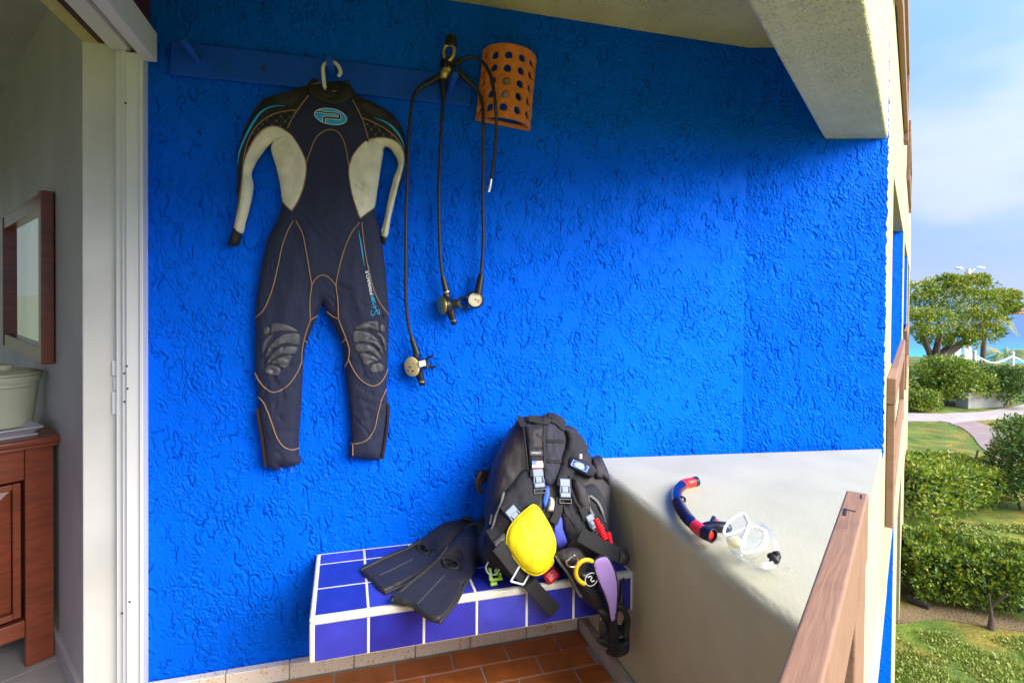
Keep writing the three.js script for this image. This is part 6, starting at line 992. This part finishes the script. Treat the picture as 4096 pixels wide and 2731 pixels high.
// ---------------------------------------------------------------- cabinet, tray and ice bucket in the room
{
  const C0 = V(-1.066, 0, -0.345), m4 = new THREE.Matrix4().makeBasis(F.clone().negate(), V(0, 1, 0), N.clone()).setPosition(C0);
  const left = F.clone().negate(); // x runs left along the front, z out of the front
  const cb = (x0, x1, y0, y1, z0, z1, r = 0.004) => { const g = box(x0, x1, y0, y1, z0, z1, r); g.applyMatrix4(m4); if (m4.determinant() < 0) { const i = g.attributes; for (const k of Object.keys(i)) { const a = i[k], s = a.itemSize; for (let v = 0; v < a.count; v += 3) for (let c = 0; c < s; c++) { const q = a.array[(v + 1) * s + c]; a.array[(v + 1) * s + c] = a.array[(v + 2) * s + c]; a.array[(v + 2) * s + c] = q; } } } return g; };
  const t = thing('wooden_cabinet', 'reddish brown wooden cabinet with panelled door, below the mirror in the room', 'cabinet', null, C0), W = M.redwood;
  part(t, 'top', [cb(-0.025, 1.1, 0.828, 0.853, -0.50, 0.030, 0.008), cb(-0.012, 1.1, 0.812, 0.8275, -0.50, 0.018, 0.005)], W);
  part(t, 'side', cb(0.004, 0.02, 0.115, 0.811, -0.49, -0.03), W); part(t, 'back', cb(0.02, 1.09, 0.115, 0.811, -0.495, -0.48, 0), W); part(t, 'bottom', cb(0.02, 1.09, 0.115, 0.13, -0.48, -0.03, 0), W);
  for (const x of [0, 1.0]) { part(t, 'leg', cb(x, x + 0.085, 0, 0.811, -0.03, 0.0), W); part(t, 'leg', cb(x, x + 0.07, 0, 0.114, -0.49, -0.42), W); }
  part(t, 'top_rail', cb(0.086, 0.999, 0.70, 0.811, -0.028, -0.002), W); part(t, 'bottom_rail', cb(0.086, 0.999, 0.115, 0.178, -0.028, -0.002), W);
  const d = part(t, 'door', join([cb(0.095, 0.118, 0.19, 0.69, -0.030, -0.010, 0.003), cb(0.118, 0.52, 0.668, 0.69, -0.030, -0.010, 0.003), cb(0.118, 0.52, 0.19, 0.212, -0.030, -0.010, 0.003), cb(0.52, 0.56, 0.19, 0.69, -0.03, -0.006, 0.003), cb(0.12, 0.52, 0.214, 0.666, -0.034, -0.028, 0.001)]), W);
  const pan = (() => { const z0 = -0.0275, z1 = -0.014, a = [[0.122, 0.216], [0.518, 0.216], [0.518, 0.664], [0.122, 0.664]].map(([x, y]) => V(x, y, z0)), b = [[0.185, 0.272], [0.46, 0.272], [0.46, 0.608], [0.185, 0.608]].map(([x, y]) => V(x, y, z1)); const g = join([...[0, 1, 2, 3].map(i => quad(a[i], a[(i + 1) % 4], b[(i + 1) % 4], b[i])), quad(b[0], b[1], b[2], b[3])]); g.applyMatrix4(m4); g.computeVertexNormals(); return g; })();
  part(d, 'panel', pan, W);
  const tr = thing('serving_tray', 'grey tray with raised rim on the cabinet top, under the ice bucket', 'tray', null, V(0, 0.853, 0).applyMatrix4(m4)), tm = mat([0.40, 0.38, 0.44], 0.3), P = (x, y, z) => V(x, y, z).applyMatrix4(m4);
  const tc = hitY([167, 1706], 0.884).applyMatrix4(m4.clone().invert()), tx = tc.x - 0.045, tz = tc.z + 0.02;
  part(tr, 'base', cb(tx + 0.055, tx + 0.52, 0.8535, 0.860, tz - 0.36, tz - 0.03, 0.002), tm);
  const rim = [[0.045, -0.02], [0.53, -0.02], [0.53, -0.37], [0.045, -0.37]].map(([x, z]) => [x + tx, z + tz]), inn = [[0.07, -0.045], [0.505, -0.045], [0.505, -0.345], [0.07, -0.345]].map(([x, z]) => [x + tx, z + tz]);
  part(tr, 'rim', join([...[0, 1, 2, 3].map(i => { const j = (i + 1) % 4; return quad(P(inn[i][0], 0.861, inn[i][1]), P(inn[j][0], 0.861, inn[j][1]), P(rim[j][0], 0.884, rim[j][1]), P(rim[i][0], 0.884, rim[i][1])); }), ...[0, 1, 2, 3].map(i => { const j = (i + 1) % 4; return rod(P(rim[i][0], 0.884, rim[i][1]), P(rim[j][0], 0.884, rim[j][1]), 0.004, 0.004, 8); })]), tm);
  const bt = hitY([6, 1702], 0.861), bm = mat([0.52, 0.54, 0.40], 0.3), b = thing('ice_bucket', 'pale green plastic ice bucket with lid, on the tray on the cabinet', 'ice bucket', null, bt);
  part(b, 'body', turned(bt, V(0, 1, 0), [[0, 0], [0, 0.092], [0.004, 0.096], [0.17, 0.116], [0.178, 0.118], [0.178, 0]], 48), bm);
  part(b, 'rim_band', turned(bt.clone().add(V(0, 0.176, 0)), V(0, 1, 0), [[0, 0.116], [0.002, 0.121], [0.024, 0.123], [0.026, 0.121], [0.026, 0]], 48), bm);
  const lid = part(b, 'lid', turned(bt.clone().add(V(0, 0.203, 0)), V(0, 1, 0), [[0, 0], [0, 0.126], [0.004, 0.128], [0.010, 0.124], [0.016, 0.10], [0.020, 0.05], [0.020, 0]], 48), bm);
  part(lid, 'knob', turned(bt.clone().add(V(0, 0.222, 0)), V(0, 1, 0), [[0, 0.030], [0.004, 0.034], [0.018, 0.036], [0.022, 0.033], [0.022, 0]], 32), bm);
  const hd = EYE.clone().sub(bt).setY(0).normalize(), sd = V(hd.z, 0, -hd.x), hc = bt.clone().add(V(0, 0.165, 0)); part(b, 'handle', tube([-0.8, -0.4, 0, 0.4, 0.8].map(a => hc.clone().add(V(0, 0, 0).addScaledVector(hd, 0.119 * Math.cos(a * 0.55 + 0.35)).addScaledVector(sd, 0.119 * Math.sin(a * 0.55 + 0.35)))), 0.006, { radial: 8 }), bm);
}
renderer.render(scene, camera);
